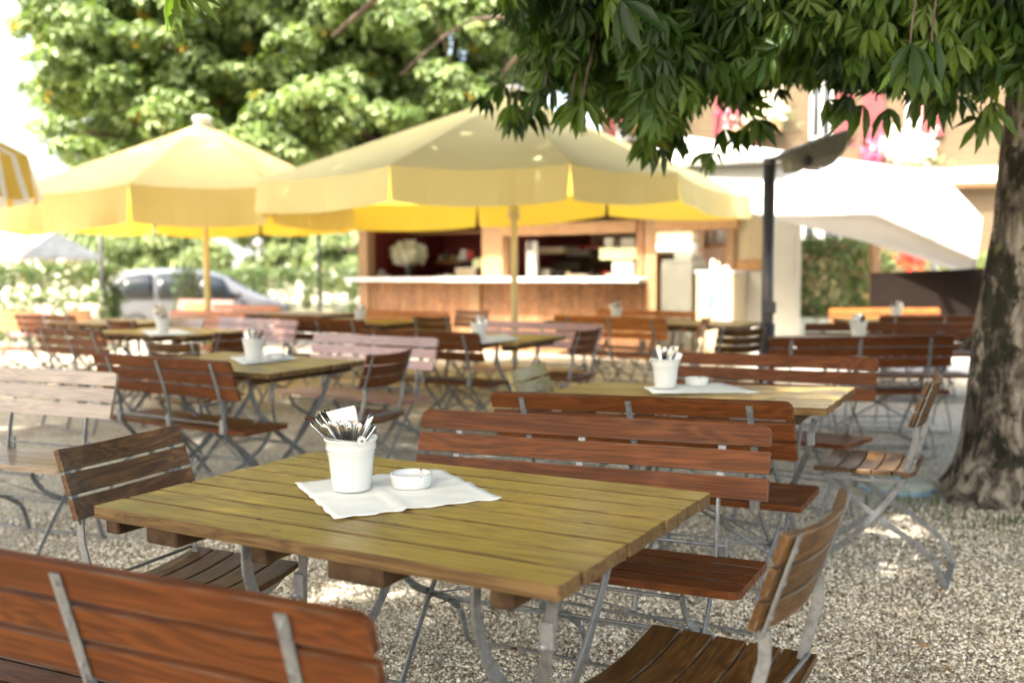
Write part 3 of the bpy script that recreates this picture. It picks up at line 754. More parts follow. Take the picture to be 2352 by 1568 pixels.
# simple filled bucket for the other tables
bk = make_bucket(False)
rb = MB(); random.seed(3)
for i in range(16):
    a = random.random()*6.28; r_ = .035*random.random()**.5; lx = .055*cos(a)*random.uniform(.3, 1); ly = .055*sin(a)*random.uniform(.3, 1)
    z1 = .145+random.random()*.045; pth = [(r_*cos(a)*.6, r_*sin(a)*.6, .02), (r_*cos(a)*.9, r_*sin(a)*.9, .10), (lx, ly, z1-.02), (lx*1.05, ly*1.05, z1)]
    rb.sweep(pth, [(-.008, -.0015), (.008, -.0015), (.008, .0015), (-.008, .0015)], sm=False, ref=(cos(a*3), sin(a*3), 0), scale=[.4, .5, 1, .8])
rb.build('cutlery', M['chrome'], bk)
b = MB(); b.box(-.045, .02, -.004, .016, .08, .165, ch=.002, M=Matrix.Rotation(.35, 4, 'Y')); b.build('napkin', M['napkin'], bk)
blist = [((1528, 892), .757, 'white bucket of cutlery with handle ears on the second table'), ((583, 828), .757, 'white bucket full of cutlery on the table left of centre'),
         ((375, 766), .757, 'slim white bucket on the left table, the nearer of two'), ((1100, 780), .757, 'white bucket stuffed with napkins on the table below the big parasol'),
         ((828, 740), .757, 'tall blurred white bucket at the left corner of the kiosk'), ((1415, 733), .757, 'cream coloured bucket in front of the kiosk counter'),
         ((2058, 734), .757, 'bucket with a tilted white napkin on the table by the brown screen'), ((1971, 778), .757, 'grey white bucket on the table right of the lamp post')]
for i, (p, z, lab) in enumerate(blist):
    o = bk if i == 0 else copy_tree(bk); q = Pz(*p, z); o.location = (q.x, q.y, .762 if i in (0, 1) else z); o.rotation_euler = (0, 0, i*1.9)
    tag(o, lab, 'bucket', 'white cutlery buckets')
o = copy_tree(bk); q = P(367, 752, 10.1); o.location = (q.x, q.y, .757); tag(o, 'white bucket behind the slim one, on the far left table', 'bucket', 'white cutlery buckets')
o = empty('drink_jug'); q = P(272, 730, 11.6); o.location = (q.x, q.y, .757)
# cloths and ashtrays on the other tables
def cl(pts, z, lab): napkin_cloth([Pz(*p, z) for p in pts], lab, z, 10)
cl([(1478, 890), (1500, 905), (1745, 903), (1650, 880)], .757, 'white cloth on the second table under its bucket')
cl([(527, 822), (560, 838), (688, 825), (650, 812)], .757, 'white cloth on the table left of centre under its bucket')
cl([(325, 760), (345, 772), (450, 768), (410, 757)], .757, 'white cloth on the left bucket table')
cl([(1085, 776), (1110, 790), (1195, 780), (1160, 768)], .757, 'white cloth on the table below the big parasol')
for p, lab in (((1600, 885), 'small white ashtray on the second table'), ((635, 824), 'small blurred white ashtray on the table left of centre')):
    o = copy_tree(ash); q = Pz(*p, .76); o.location = (q.x, q.y, .762); tag(o, lab, 'ashtray', 'white ashtrays')
bpy.data.objects.remove(bpy.data.objects['drink_jug'])

# ------------------------------------------------------------------ parasols
def parasol(c, zap, corners, drops, fab, label, pole=True, pr=.038, sag=.05, capr=.11, stripes=0, flare=.03):
    r = empty('parasol', (c[0], c[1], 0)); n = len(corners); O = Vector((c[0], c[1], 0)); A = Vector((0, 0, zap))
    cs = [Vector(q)-O for q in corners]
    b = MB(); K = 10
    hems = []
    for i in range(n):
        c0, c1 = cs[i], cs[(i+1) % n]; L = (c1-c0).length; inn = (-(c0+c1)*.5); inn.z = 0; inn.normalize(); vs = []
        for u in range(K+1):
            for v in range(K+1):
                s = u/K; t = v/K
                h = c0.lerp(c1, t); p = A.lerp(h, s); m_ = 4*t*(1-t)
                p = p + inn*(.06*L*m_*s*s*.6) + Vector((0, 0, -sag*m_*s*(1.2-s)*1.6-.02*m_*s + .012*sin(7*s+3*i)*m_))
                vs.append(p)
        for s_ in range(K):
            for v in range(K):
                i0 = s_*(K+1)+v; pl = (i*3+3*(v+.5)/K) if stripes else .3
                b.add([vs[i0], vs[i0+1], vs[i0+K+2], vs[i0+K+1]], [(0, 3, 2, 1)], 0, pl, True)
        hems.append([vs[K*(K+1)+v] for v in range(K+1)])
    # merge doubles is not needed, smooth shading per face is fine for taut cloth
    b.build('canopy', fab, r)
    b = MB()
    for i in range(n):
        h = hems[i]; d = drops[i] if isinstance(drops, (list, tuple)) else drops; d2 = drops[(i+1) % n] if isinstance(drops, (list, tuple)) else drops
        out = (cs[i]+cs[(i+1) % n])*.5; out.z = 0; out.normalize(); rows = []
        tn = (h[-1]-h[0]).normalized(); VK = 7
        for k in range(VK+1):
            s = k/VK; row = []
            for v, p in enumerate(h):
                t = v/K; dd = d*(1-t)+d2*t
                wv = sin(t*pi*3.2+i*1.7+.6*s)*.028*s + sin(t*pi*7+i)*.008*s
                inset = (.5-t)*.05*s*(abs(.5-t)*2)**4
                row.append(p+out*(flare*s+wv)+Vector((0, 0, -dd*s*(1+.03*sin(t*pi))))+tn*inset)
            rows.append(row)
        for k in range(VK):
            for v in range(K):
                pl = (i*3+3*(v+.5)/K) if stripes else .3
                b.add([rows[k][v], rows[k][v+1], rows[k+1][v+1], rows[k+1][v]], [(0, 3, 2, 1)], 0, pl, True)
    b.build('valance', fab, r)
    if capr:
        b = MB(); b.lathe([(0, .10), (capr*.7, .10), (capr*.95, .085), (capr, .05), (capr*.85, .04), (capr*.8, -.01)], 20, 0, (0, 0, zap-.02)); b.build('cap', M['white'], r)
    if pole:
        b = MB(); b.tube([(0, 0, .05), (0, 0, zap-.02)], pr, 14); b.build('pole', M['polew'], r)
        b = MB(); b.lathe([(pr, 1.95), (pr*1.9, 1.93), (pr*1.9, 1.83), (pr, 1.81)], 16); b.build('hub', M['polew'], r)
        b = MB(); b.lathe([(0, .07), (.28, .07), (.30, .05), (.30, 0)], 28); b.build('base', M['concrete'], r)
        for q in cs:
            b = MB(); b.tube([A*.985, (q+Vector((0, 0, -.03)))*1.0-q*.02], .011, 6); b.build('rib', M['polew'], r)
            b = MB(); mid = A.lerp(q, .55)+Vector((0, 0, -.03)); b.tube([(0, 0, zap-.95), mid], .009, 6); b.build('strut', M['polew'], r)
    return tag(r, label, 'parasol')
U2c = [(-2.54, 9.66, 2.17), (-1.01, 8.08, 2.15), (.49, 8.03, 2.15), (1.53, 8.87, 2.15), (2.55, 10.3, 2.04), (1.23, 12.4, 2.27), (-.45, 12.8, 2.17), (-2.24, 12.3, 2.12)]
parasol((.03, 10.4), 3.14, U2c, [.32, .30, .30, .26, .24, .32, .34, .32], M['ylw'], 'big yellow parasol with hanging valance in the middle, in front of the kiosk')
a0 = radians(38.8); U1 = []
for k in range(8):
    a = a0+k*pi/4; R = 1.76*(1.22 if k == 4 else 1); U1.append((-3.57+R*cos(a), 11.26+R*sin(a), 2.14-(.06 if k == 4 else 0)))
parasol((-3.57, 11.26), 2.98, U1, .38, M['ylw2'], 'smaller yellow parasol with sunlit white peak on the left', pr=.036)
# striped parasol half outside the left edge
cS = P(-190, 380, 8.3); S = []
for k in range(8):
    a = radians(12)+k*pi/4; S.append((cS.x+.92*cos(a), cS.y+.92*sin(a), P(60, 352, 8.3).z))
S[0] = tuple(P(62, 356, 8.3))
parasol((cS.x, cS.y), 2.75, S, .36, M['strp'], 'yellow and white striped parasol cut by the left edge', stripes=1, flare=.10)
# ground stand without parasol by the tree
r = empty('parasol_stand', Pz(2060, 1122, 0)); tag(r, 'round mossy parasol stand with blue rim beside the tree trunk', 'parasol stand')
b = MB(); b.lathe([(0, .035), (.19, .034), (.205, .028)], 36); b.build('concrete_disc', M['concrete'], r)
b = MB(); b.lathe([(.205, .030), (.211, .026), (.211, 0)], 36); b.build('rim', M['blue'], r)
b = MB(); b.lathe([(0, .16), (.028, .16), (.03, .155), (.03, .05)], 20); b.tube([(.03, 0, .10), (.06, 0, .10)], .01, 8); b.build('socket', M['blue'], r)

# ------------------------------------------------------------------ lamp post
lp = P(1764, 600, 7.4); r = empty('lamp_post', (lp.x, lp.y, 0)); tag(r, 'dark steel post with a tilted ribbed flood light head, right of the kiosk', 'lamp post')
zt2 = P(1767, 366, 7.4).z
b = MB(); b.tube([(0, 0, .0), (0, 0, zt2)], .046, 20); b.lathe([(.0, .006), (.044, .006), (.046, .0), (.05, -.02), (.046, -.04)], 20, 0, (0, 0, zt2)); b.build('pole', M['darkmetal'], r)
b = MB(); b.tube([(0, 0, .0), (0, 0, .85)], .062, 20); b.build('base_sleeve', M['darkmetal'], r)
def L_(dx, dy, Y=7.4): return P(dx, dy, Y)-Vector((lp.x, lp.y, 0))
prof = [(1782, 365), (1800, 366), (1815, 367), (1820, 397), (1836, 396), (1853, 386), (1860, 384), (1880, 385), (1895, 384), (1912, 376), (1935, 352), (1958, 312), (1955, 297), (1880, 318), (1873, 325), (1812, 346), (1806, 352), (1782, 362)]
b = MB(); f0 = [L_(dx, dy, 7.28) for dx, dy in prof]; f1 = [L_(dx, dy, 7.28)+Vector((0, .24, .015)) for dx, dy in prof]; n = len(prof)
b.add(f0+f1, [tuple(range(n))[::-1], tuple(range(n, 2*n))] + [(i, (i+1) % n, n+(i+1) % n, n+i) for i in range(n)]); b.build('lamp_housing', M['olivemetal'], r, .004)
b = MB()
for i in range(13):
    t = i/12; p0 = L_(1812+t*135, 348-t*42, 7.27); p1 = L_(1826+t*112, 376-t*24, 7.27); b.bar([p0, p1], .006, .012, ref=(0, 1, 0))
b.build('cooling_fins', M['olivemetal'], r)
b = MB(); b.tube([L_(1857, 369, 7.24), L_(1857, 369, 7.34)], .035, 18); b.build('joint_bolt', M['black'], r)
b = MB(); b.bar([L_(1778, 366), L_(1800, 364)], .03, .03); b.build('bracket', M['darkmetal'], r)
b = MB(); g0 = [L_(x, y_, 7.31)+Vector((0, dy_, 0)) for x, y_ in ((1862, 386), (1893, 389), (1918, 376), (1942, 346), (1963, 303)) for dy_ in (0, .18)]
b.add(g0, [(2*i, 2*i+1, 2*i+3, 2*i+2) for i in range(4)]); o = b.build('lamp_glass', M['white'], r); so = o.modifiers.new('s', 'SOLIDIFY'); so.thickness = .008
b = MB(); b.box(-.055, .055, -.055, -.04, .93, 1.02, ch=.004); b.build('service_hatch', M['darkmetal'], r)

# ------------------------------------------------------------------ leaves and trees
def palmate(nl=6, droop=.5):
    """leaf of nl leaflets; returns verts, quad faces"""
    V = []; F = []
    for i in range(nl):
        a = (i/(nl-1)-.5)*radians(250) if nl > 1 else 0
        L = 1-.38*abs(i/(nl-1)-.5)*2; w = .25*L
        ca, sa = cos(a), sin(a); b0 = len(V)
        for (x, y_, z) in ((0, 0, 0), (-w*.55, .42*L, -.06-.1*droop), (-w, .70*L, -.10-.32*droop), (0, L, -.20-.75*droop), (w, .70*L, -.10-.32*droop), (w*.55, .42*L, -.06-.1*droop), (0, .5*L, -.16*droop-.0)):
            V.append((x*ca+y_*sa, -x*sa+y_*ca, z))
        F += [(b0, b0+1, b0+2, b0+3), (b0, b0+3, b0+4, b0+5)]
    V = np.array(V); keep = [i for i in range(len(V)) if i % 7 != 6]; mp = {k: i for i, k in enumerate(keep)}
    return V[keep], np.array([[mp[q] for q in f] for f in F])
def orient(n, normal, jit=.5):
    """rotation matrices with local z near 'normal' (n,3) and random spin"""
    z = normal+jit*rng.normal(size=(n, 3)); z /= np.linalg.norm(z, axis=1)[:, None]
    a = rng.normal(size=(n, 3)); x = np.cross(a, z); x /= np.linalg.norm(x, axis=1)[:, None]; y_ = np.cross(z, x)
    return np.stack([x, y_, z], 2)
def leaf_mesh(name, pos, normal, size, tmpl, mat, parent=None, jit=.5, tone=None):
    n = len(pos); Vt, Ft = tmpl; Rm = orient(n, normal, jit)
    V = np.einsum('nij,kj->nki', Rm, Vt)*size[:, None, None]+pos[:, None]
    F = (Ft[None]+(np.arange(n)*len(Vt))[:, None, None]).reshape(-1, 4)
    tn = rng.random(n) if tone is None else tone
    at = np.repeat(np.clip(tn, 0, 1), len(Ft))
    return np_mesh(name, V.reshape(-1, 3), F, mat, at, False, parent)

# --- the near chestnut: trunk on the right, crown spreading over the whole terrace
near = empty('chestnut_tree', (2.98, 5.35, 0)); tag(near, 'old chestnut tree with thick mossy trunk on the right, low branches over the tables', 'tree')
def trunk_mesh(path, radii, seedv, n=64, rows=90, lobes=3):
    path = spline(path, 12); N_ = len(path); b = MB(); vs = []
    for i, p in enumerate(path):
        t = i/(N_-1); r0 = np.interp(t, np.linspace(0, 1, len(radii)), radii)
        for k in range(n):
            a = 2*pi*k/n
            flare = 1+.38*max(0, 1-p.z/.35)**2*(.45+.55*cos(lobes*a+seedv))
            q = Vector((cos(a)*2.2, sin(a)*2.2, p.z*.9+seedv)); nz = mnoise.noise(q*1.3)*.10+mnoise.noise(Vector((cos(a)*9, sin(a)*9, p.z*2.2+seedv)))*.05+mnoise.noise(Vector((cos(a)*22, sin(a)*22, p.z*7)))*.022
            rr = r0*flare*(1+nz+.05*cos(lobes*a+p.z*.8+seedv))
            vs.append((p.x+rr*cos(a), p.y+rr*sin(a), p.z))
    fs = [(i*n+k, i*n+(k+1) % n, (i+1)*n+(k+1) % n, (i+1)*n+k) for i in range(N_-1) for k in range(n)]
    b.add(vs, fs, sm=True); return b
bt = trunk_mesh([(-.16, -.02, -.05), (-.13, 0, .35), (-.08, 0, .9), (.0, 0, 1.6), (.07, 0, 2.4), (.1, 0, 4.2), (.0, 0, 5.6)], [.36, .30, .285, .28, .28, .26, .12], 1.2)
b2 = trunk_mesh([(.33, -.20, -.05), (.33, -.18, .35), (.36, -.14, .9), (.36, -.08, 1.6), (.34, 0, 2.4), (.5, .1, 4.4)], [.40, .33, .31, .30, .28, .16], 4.1)
bt.add(b2.v, b2.f, sm=True); bt.build('trunk', M['bark'], near)
random.seed(21)
for k in range(13):
    a = 2*pi*k/13+random.uniform(-.2, .2); Lb = random.uniform(4.2, 7.0); z0 = random.uniform(2.9, 4.2)
    if k in (5, 6, 7): Lb += 1.5
    pts = [(.05, 0, z0), (cos(a)*Lb*.3, sin(a)*Lb*.3, z0+.8), (cos(a)*Lb*.65, sin(a)*Lb*.65, z0+.95), (cos(a)*Lb, sin(a)*Lb, z0+.35)]
    b = MB(); pp = spline(pts, 6); b.tube(pp, .11, 9, scale=[1-.85*i/(len(pp)-1) for i in range(len(pp))])
    for q in range(3, len(pp)-1, 3):
        p0 = pp[q]; a2 = a+random.choice((-1, 1))*random.uniform(.5, 1.1); ln = random.uniform(.8, 1.7)
        b.tube(spline([p0, p0+Vector((cos(a2)*ln*.5, sin(a2)*ln*.5, .1)), p0+Vector((cos(a2)*ln, sin(a2)*ln, -.45))], 3), .03, 6, scale=[1-.12*i for i in range(7)])
    b.build('branch', M['trunkF'], near)
P6 = palmate(6, .85); P5 = palmate(5, .5)
def top_limit(x, y_):     # height of the upper frame edge over a point of the place
    return CH + .262*y_ - .006*x
def near_bottom(x, y_):
    """lowest leaves of the near crown; image-left of centre everything stays above the view"""
    ang = x/np.maximum(y_, .5)
    # survey-grid column of the point
    dx = 1176+ang*FD
    low = np.interp(dx, [1140, 1190, 1235, 1330, 1480, 1520, 1560, 1680, 1850, 2000, 2150, 2230, 2330, 2400], [-80, 40, 150, 200, 235, 262, 215, 165, 150, 140, 140, 140, 130, 130])
    zz = CH + y_*(612-low)/FD
    return zz
nL = 52000
px_ = rng.uniform(-9.5, 8.5, nL); py_ = rng.uniform(-6.5, 12.0, nL)
# visible hanging fringe, ahead and to the right
fr = 10500
fy = 3.9+4.6*rng.random(fr); fdx = rng.uniform(1150, 2480, fr); fx = (fdx-1176)/FD*fy
gy = 3.7+1.3*rng.random(2300); gdx = rng.uniform(1330, 2460, 2300); fx = np.concatenate([fx, (gdx-1176)/FD*gy]); fy = np.concatenate([fy, gy])
nb = near_bottom(fx, fy)
nzv = np.array([mnoise.noise(Vector((a*2.2, b_*2.2, 0))) for a, b_ in zip(fx, fy)])
fz = nb + .20*nzv + .12*np.array([mnoise.noise(Vector((a*6, b_*6, 9))) for a, b_ in zip(fx, fy)]) - .12*rng.random(len(fx))**3 + np.abs(rng.normal(0, .62, len(fx)))
ok = (np.array([mnoise.noise(Vector((a*1.4, b_*1.4, c_*1.6+5))) for a, b_, c_ in zip(fx, fy, fz)]) > -.38) & (fz < 4.5)
posF = np.stack([fx, fy, fz], 1)[ok]
# overhead roof of leaves, out of view, spread and thinned to shape the shade
zlow = np.where((px_/np.maximum(py_, .5)*FD+1176 > 1230) & (py_ > 3.2), 3.1, np.maximum(4.7, top_limit(px_, np.maximum(py_, 0))+.75))
pz_ = zlow + .3 + rng.random(nL)**1.2*1.9
keep = ((px_+1.6)/8.8)**2+((py_-3.0)/6.9)**2 < 1
keep |= (((px_-3.)/4.6)**2+((py_-5.35)/3.6)**2 < 1)
hole = np.array([mnoise.noise(Vector((a*.75, b_*.75, 3.3)))+.45*mnoise.noise(Vector((a*2.1, b_*2.1, 7.7))) for a, b_ in zip(px_, py_)])
keep &= (hole > np.where(py_ > 3.2, -.44, -.66))
keep &= ~((py_ > 8.2) & (px_ > 1.0)) & ~((py_ > 9.3))
posT = np.stack([px_, py_, pz_], 1)[keep]
nr = np.zeros((len(posF), 3)); nr[:, 2] = 1; nr[:, 1] = -.55
hang = nr.copy()
origin = np.array([2.98, 5.35, 0])
tF = np.array([mnoise.noise(Vector((a*2.5, b_*2.5, c_*2.5)))*.9+.45 for a, b_, c_ in posF])+rng.normal(0, .2, len(posF)); tF = np.clip(tF, 0, .972)
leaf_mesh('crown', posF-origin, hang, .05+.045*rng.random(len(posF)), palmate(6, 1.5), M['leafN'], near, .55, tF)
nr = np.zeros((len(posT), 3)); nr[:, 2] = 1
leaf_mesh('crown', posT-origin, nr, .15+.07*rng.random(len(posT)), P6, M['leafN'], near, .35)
# a few single twigs dipping into the view
tw = [(1190, 255, 5.0), (1250, 240, 4.6), (1235, 262, 5.0), (1310, 268, 4.4), (1500, 352, 4.7), (1497, 330, 4.7), (1560, 318, 5.1), (1570, 342, 5.1), (1643, 352, 5.4), (1700, 312, 4.9), (1760, 300, 4.7), (1150, 232, 5.3), (1170, 265, 5.0), (2252, 292, 4.4), (2200, 250, 4.5), (2150, 238, 4.6), (2090, 140, 3.3), (2140, 120, 3.3), (1400, 20, 2.9), (420, 5, 3.1), (1930, 240, 4.4), (2012, 255, 4.4), (1480, 295, 4.6), (1530, 285, 4.6), (1340, 250, 4.3)]
tp = np.array([tuple(P(a, b_-22, c_)) for a, b_, c_ in tw]); tp = np.repeat(tp, 2, 0)+rng.normal(0, .03, (len(tw)*2, 3))
nr = np.zeros((len(tp), 3)); nr[:, 2] = 1; nr[:, 1] = -.6
leaf_mesh('hanging_leaves', tp-origin, nr, .10+.04*rng.random(len(tp)), palmate(6, 1.3), M['leafN'], near, .25)
for a, b_, c_ in tw:
    b = MB(); p = P(a, b_-22, c_)-Vector(origin); b.tube(spline([p, p+Vector((.02, .03, .12)), p+Vector((.12, .15, .5))], 3), .004, 5); b.build('twig', M['trunkF'], near)

# --- far chestnut(s)
def far_tree(name, label, base, blobs, nleaf, trunk_r, mat, size=(.16, .10), parent_cat='tree', tmpl=None, group=None, zmax=None, trunks=True, shell=.55):
    r = empty(name, base); tag(r, label, 'tree', group)
    B0 = Vector(base); H = max(b_[2] for b_ in blobs)-base[2]
    if trunks:
        b = MB(); pp = spline([(0, 0, -.1), (.1, 0, H*.3), (-.1, .1, H*.6), (0, 0, H*.95)], 6); b.tube(pp, trunk_r, 12, scale=[1.15-.95*i/(len(pp)-1) for i in range(len(pp))])
        b.build('trunk', M['trunkF'], r)
        random.seed(int(base[0]*10)+5)
        for bb in blobs[::4]:
            c = Vector(bb[:3])-B0; s = Vector((0, 0, min(max(1.0, c.z*.55), c.z)))
            b = MB(); b.tube(spline([s, s.lerp(c, .5)+Vector((0, 0, .4)), c], 4), trunk_r*.3, 7, scale=[1-.09*i for i in range(9)]); b.build('branch', M['trunkF'], r)
    w = np.array([bb[3]**2 for bb in blobs]); w = w/w.sum(); idx = rng.choice(len(blobs), nleaf, p=w)
    cc = np.array([bb[:3] for bb in blobs])[idx]; rr = np.array([bb[3] for bb in blobs])[idx]; fl = np.array([bb[4] if len(bb) > 4 else .6 for bb in blobs])[idx]
    d = rng.normal(size=(nleaf, 3)); d /= np.linalg.norm(d, axis=1)[:, None]
    d[:, 2] = np.where((d[:, 2] < -.1) & (rng.random(nleaf) < .7), d[:, 2]*-.5, d[:, 2])           # boughs carry their leaves on the upper side
    rad = rr*(1-shell*rng.random(nleaf)**2)
    pos = cc+d*rad[:, None]*np.stack([np.ones(nleaf), np.ones(nleaf), fl], 1)
    nrm = d.copy(); nrm[:, 2] += .7
    tone = np.clip(rng.normal(.5, .22, nleaf), 0, 1)
    leaf_mesh('crown', pos-np.array(base), nrm, size[0]+size[1]*rng.random(nleaf), tmpl or P5, mat, r, .35, tone)
    return r
random.seed(5); blobs = []
prof_L = [(0, -10), (70, 60), (120, 250), (90, 400), (230, 300)]
for k in range(2600):
    Y = random.uniform(14.2, 19.5); dx = random.uniform(30, 1230); dy = random.triangular(-420, 430, 230)
    # left outline of the crown
    lim = np.interp(dy, [-420, 0, 80, 160, 250, 320, 430], [40, 20, 40, 90, 80, 100, 110])
    if dx < lim + random.uniform(10, 60): continue
    if dy > 395 and dx < 150: continue
    p = P(dx, dy, Y)
    if p.z < 2.75: continue
    if mnoise.noise(p*.9) < -.28: continue
    R = random.uniform(.30, .72)
    blobs.append((p.x, p.y, p.z, R, random.uniform(.45, .9)))
    if len(blobs) > 520: break
far_tree('chestnut_tree', 'broad chestnut tree with sun highlights painted into its pale leaves behind the two yellow parasols', (-1.35, 19.2, 0), blobs, 60000, .27, M['leafF'], size=(.11, .08), shell=.9)

# ------------------------------------------------------------------ hedges, shrubs, flowers
def shrub(name, label, cat, boxes, nleaf, mat, size=.05, group=None, flowers=None, stems=True):
    r = empty(name, (boxes[0][0], boxes[0][1], boxes[0][4])); tag(r, label, cat, group); B0 = np.array(r.location)
    pos = []
    vol = np.array([(x1-x0+.4)*(y1-y0+.4)*(z1-z0) for x0, y0, x1, y1, z0, z1 in [(bx[0]-bx[2]/2, bx[1]-bx[3]/2, bx[0]+bx[2]/2, bx[1]+bx[3]/2, bx[4], bx[5]) for bx in boxes]]); vol = vol/vol.sum()
    for bx, v in zip(boxes, vol):
        n = int(nleaf*v)+1; u = rng.random((n, 3)); f = rng.integers(0, 3, n); q = np.where(rng.random(n) < .5, .0+.16*rng.random(n)**2, 1-.16*rng.random(n)**2)
        for k in range(3): u[:, k] = np.where(f == k, q, u[:, k])
        p = np.stack([bx[0]-bx[2]/2+u[:, 0]*bx[2], bx[1]-bx[3]/2+u[:, 1]*bx[3], bx[4]+u[:, 2]*(bx[5]-bx[4])], 1)
        p += .05*rng.normal(size=p.shape); pos.append(p)
    pos = np.concatenate(pos); n = len(pos); nr = rng.normal(size=(n, 3)); nr[:, 2] += 1
    T = palmate(3, .3)
    leaf_mesh('foliage', pos-B0, nr, size*(.7+.6*rng.random(n)), T, mat, r, .6)
    if flowers:
        fm, nf_, fs_ = flowers; k = rng.choice(n, nf_); p = pos[k]+rng.normal(0, .06, (nf_, 3)); p[:, 1] -= .08
        leaf_mesh('flowers', p-B0, np.tile([0, -1., .5], (nf_, 1)), fs_*(.7+.6*rng.random(nf_)), palmate(5, .1), fm, r, .5)
    if stems:
        b = MB()
        for bx in boxes:
            for i in range(5):
                x = bx[0]+(i-2)/5*bx[2]-B0[0]; b.tube([(x, bx[1]-B0[1], bx[4]-B0[2]), (x+.1, bx[1]-B0[1], (bx[5]-B0[2])*.9)], .02, 5)
        b.build('stems', M['trunkF'], r)
    return r
def bx(dx0, dx1, dyt, Y, depth, zb):
    a = P(dx0, dyt, Y); c = P(dx1, dyt, Y); return ((a.x+c.x)/2, Y+depth/2, c.x-a.x, depth, zb, (a.z+c.z)/2)
shrub('hedge', 'clipped green hedge at the left edge, dotted with white blossom', 'hedge', [bx(-120, 235, 612, 17.5, .8, 0)], 9000, M['leafH'], .075, flowers=(M['flower'], 420, .06))
shrub('hedge', 'clipped hedge behind the bonnet of the silver car', 'hedge', [bx(560, 835, 618, 27.5, 1.0, -.36)], 6000, M['leafH'], .10, flowers=(M['flower'], 120, .10))
shrub('hedge', 'low dark hedge directly behind the silver car', 'hedge', [bx(205, 560, 622, 28.5, 1.0, -.36)], 5000, M['leafH'], .10)
shrub('flower_bed', 'white flowering bed between the benches and the left hedge', 'flower bed', [bx(0, 200, 672, 15.5, .7, 0)], 1800, M['leafH'], .06, flowers=(M['flower'], 360, .05), stems=False)
shrub('potted_shrub', 'leafy plant in front of the middle of the silver car', 'shrub', [bx(395, 445, 622, 18.5, .4, .25), ], 700, M['leafH'], .06)
far_bl = []
random.seed(9)
for i in range(5):
    bl_ = []
    cx = [-13.5, -8.8, -4.6, 1.5, -18.5][i]; Y = [38, 41, 37, 40, 44][i]
    for k in range(26):
        bl_.append((cx+random.uniform(-2.8, 2.8), Y+random.uniform(-1.5, 1.5), random.uniform(.6, 3.6 if i != 3 else 3.0), random.uniform(.6, 1.1), .8))
    far_tree('tree', ['round pale tree beyond the road above the car roof', 'pale leafy tree beyond the road, right of the left parasol pole', 'hazy bright tree beyond the road, left of the kiosk', 'tree mostly hidden behind the kiosk', 'bright tree beyond the road behind the far left house'][i],
             (cx, Y, -.36), bl_, 4200, .2, M['leafB'], size=(.24, .16), group='pale trees beyond the road', tmpl=palmate(4, .4))

# ------------------------------------------------------------------ silver car
car = empty('parked_car', (-7.95, 24.0, -.352)); car.rotation_euler = (0, 0, radians(22)); tag(car, 'silver family car parked beyond the hedge, heading right', 'car')
# stations along the car: x, roof z, belt z, half width at belt, half width at roof
st = [(-2.22, .55, .52, .70, .66), (-2.16, 1.00, .95, .80, .74), (-2.02, 1.36, .98, .86, .70), (-1.80, 1.58, .97, .89, .68), (-1.2, 1.67, .96, .90, .68), (-.3, 1.69, .94, .91, .68), (.35, 1.63, .93, .91, .67), (.80, 1.47, .92, .90, .66), (1.25, 1.18, .93, .89, .68), (1.50, 1.00, .92, .88, .72), (1.95, .90, .86, .85, .72), (2.22, .74, .70, .76, .66), (2.30, .52, .50, .68, .6)]
b = MB(); rings = []
for x, zr, zb, wb, wr in st:
    zb = min(zb, zr-.005); sec = [(0, .22), (wb*.92, .22), (wb*.99, .34), (wb, .60), (wb*.995, zb), (wr+.03, zr-.09*(zr-zb)-.002), (wr*.85, zr-.012), (0, zr)]
    sec = sec+[(-a, z) for a, z in sec[-2:0:-1]]; rings.append([Vector((x, a, z)) for a, z in sec])
k = len(rings[0]); vs = [p for r_ in rings for p in r_]
b.add(vs, [(i*k+j, i*k+(j+1) % k, (i+1)*k+(j+1) % k, (i+1)*k+j) for i in range(len(rings)-1) for j in range(k)]+[tuple(range(k))[::-1], tuple((len(rings)-1)*k+j for j in range(k))], sm=True)
body = b.build('body', M['silver'], car); s_ = body.modifiers.new('sub', 'SUBSURF'); s_.levels = s_.render_levels = 1
def interp_st(x):
    X = [s[0] for s in st]; return [np.interp(x, X, [s[i] for s in st]) for i in (1, 2, 3, 4)]
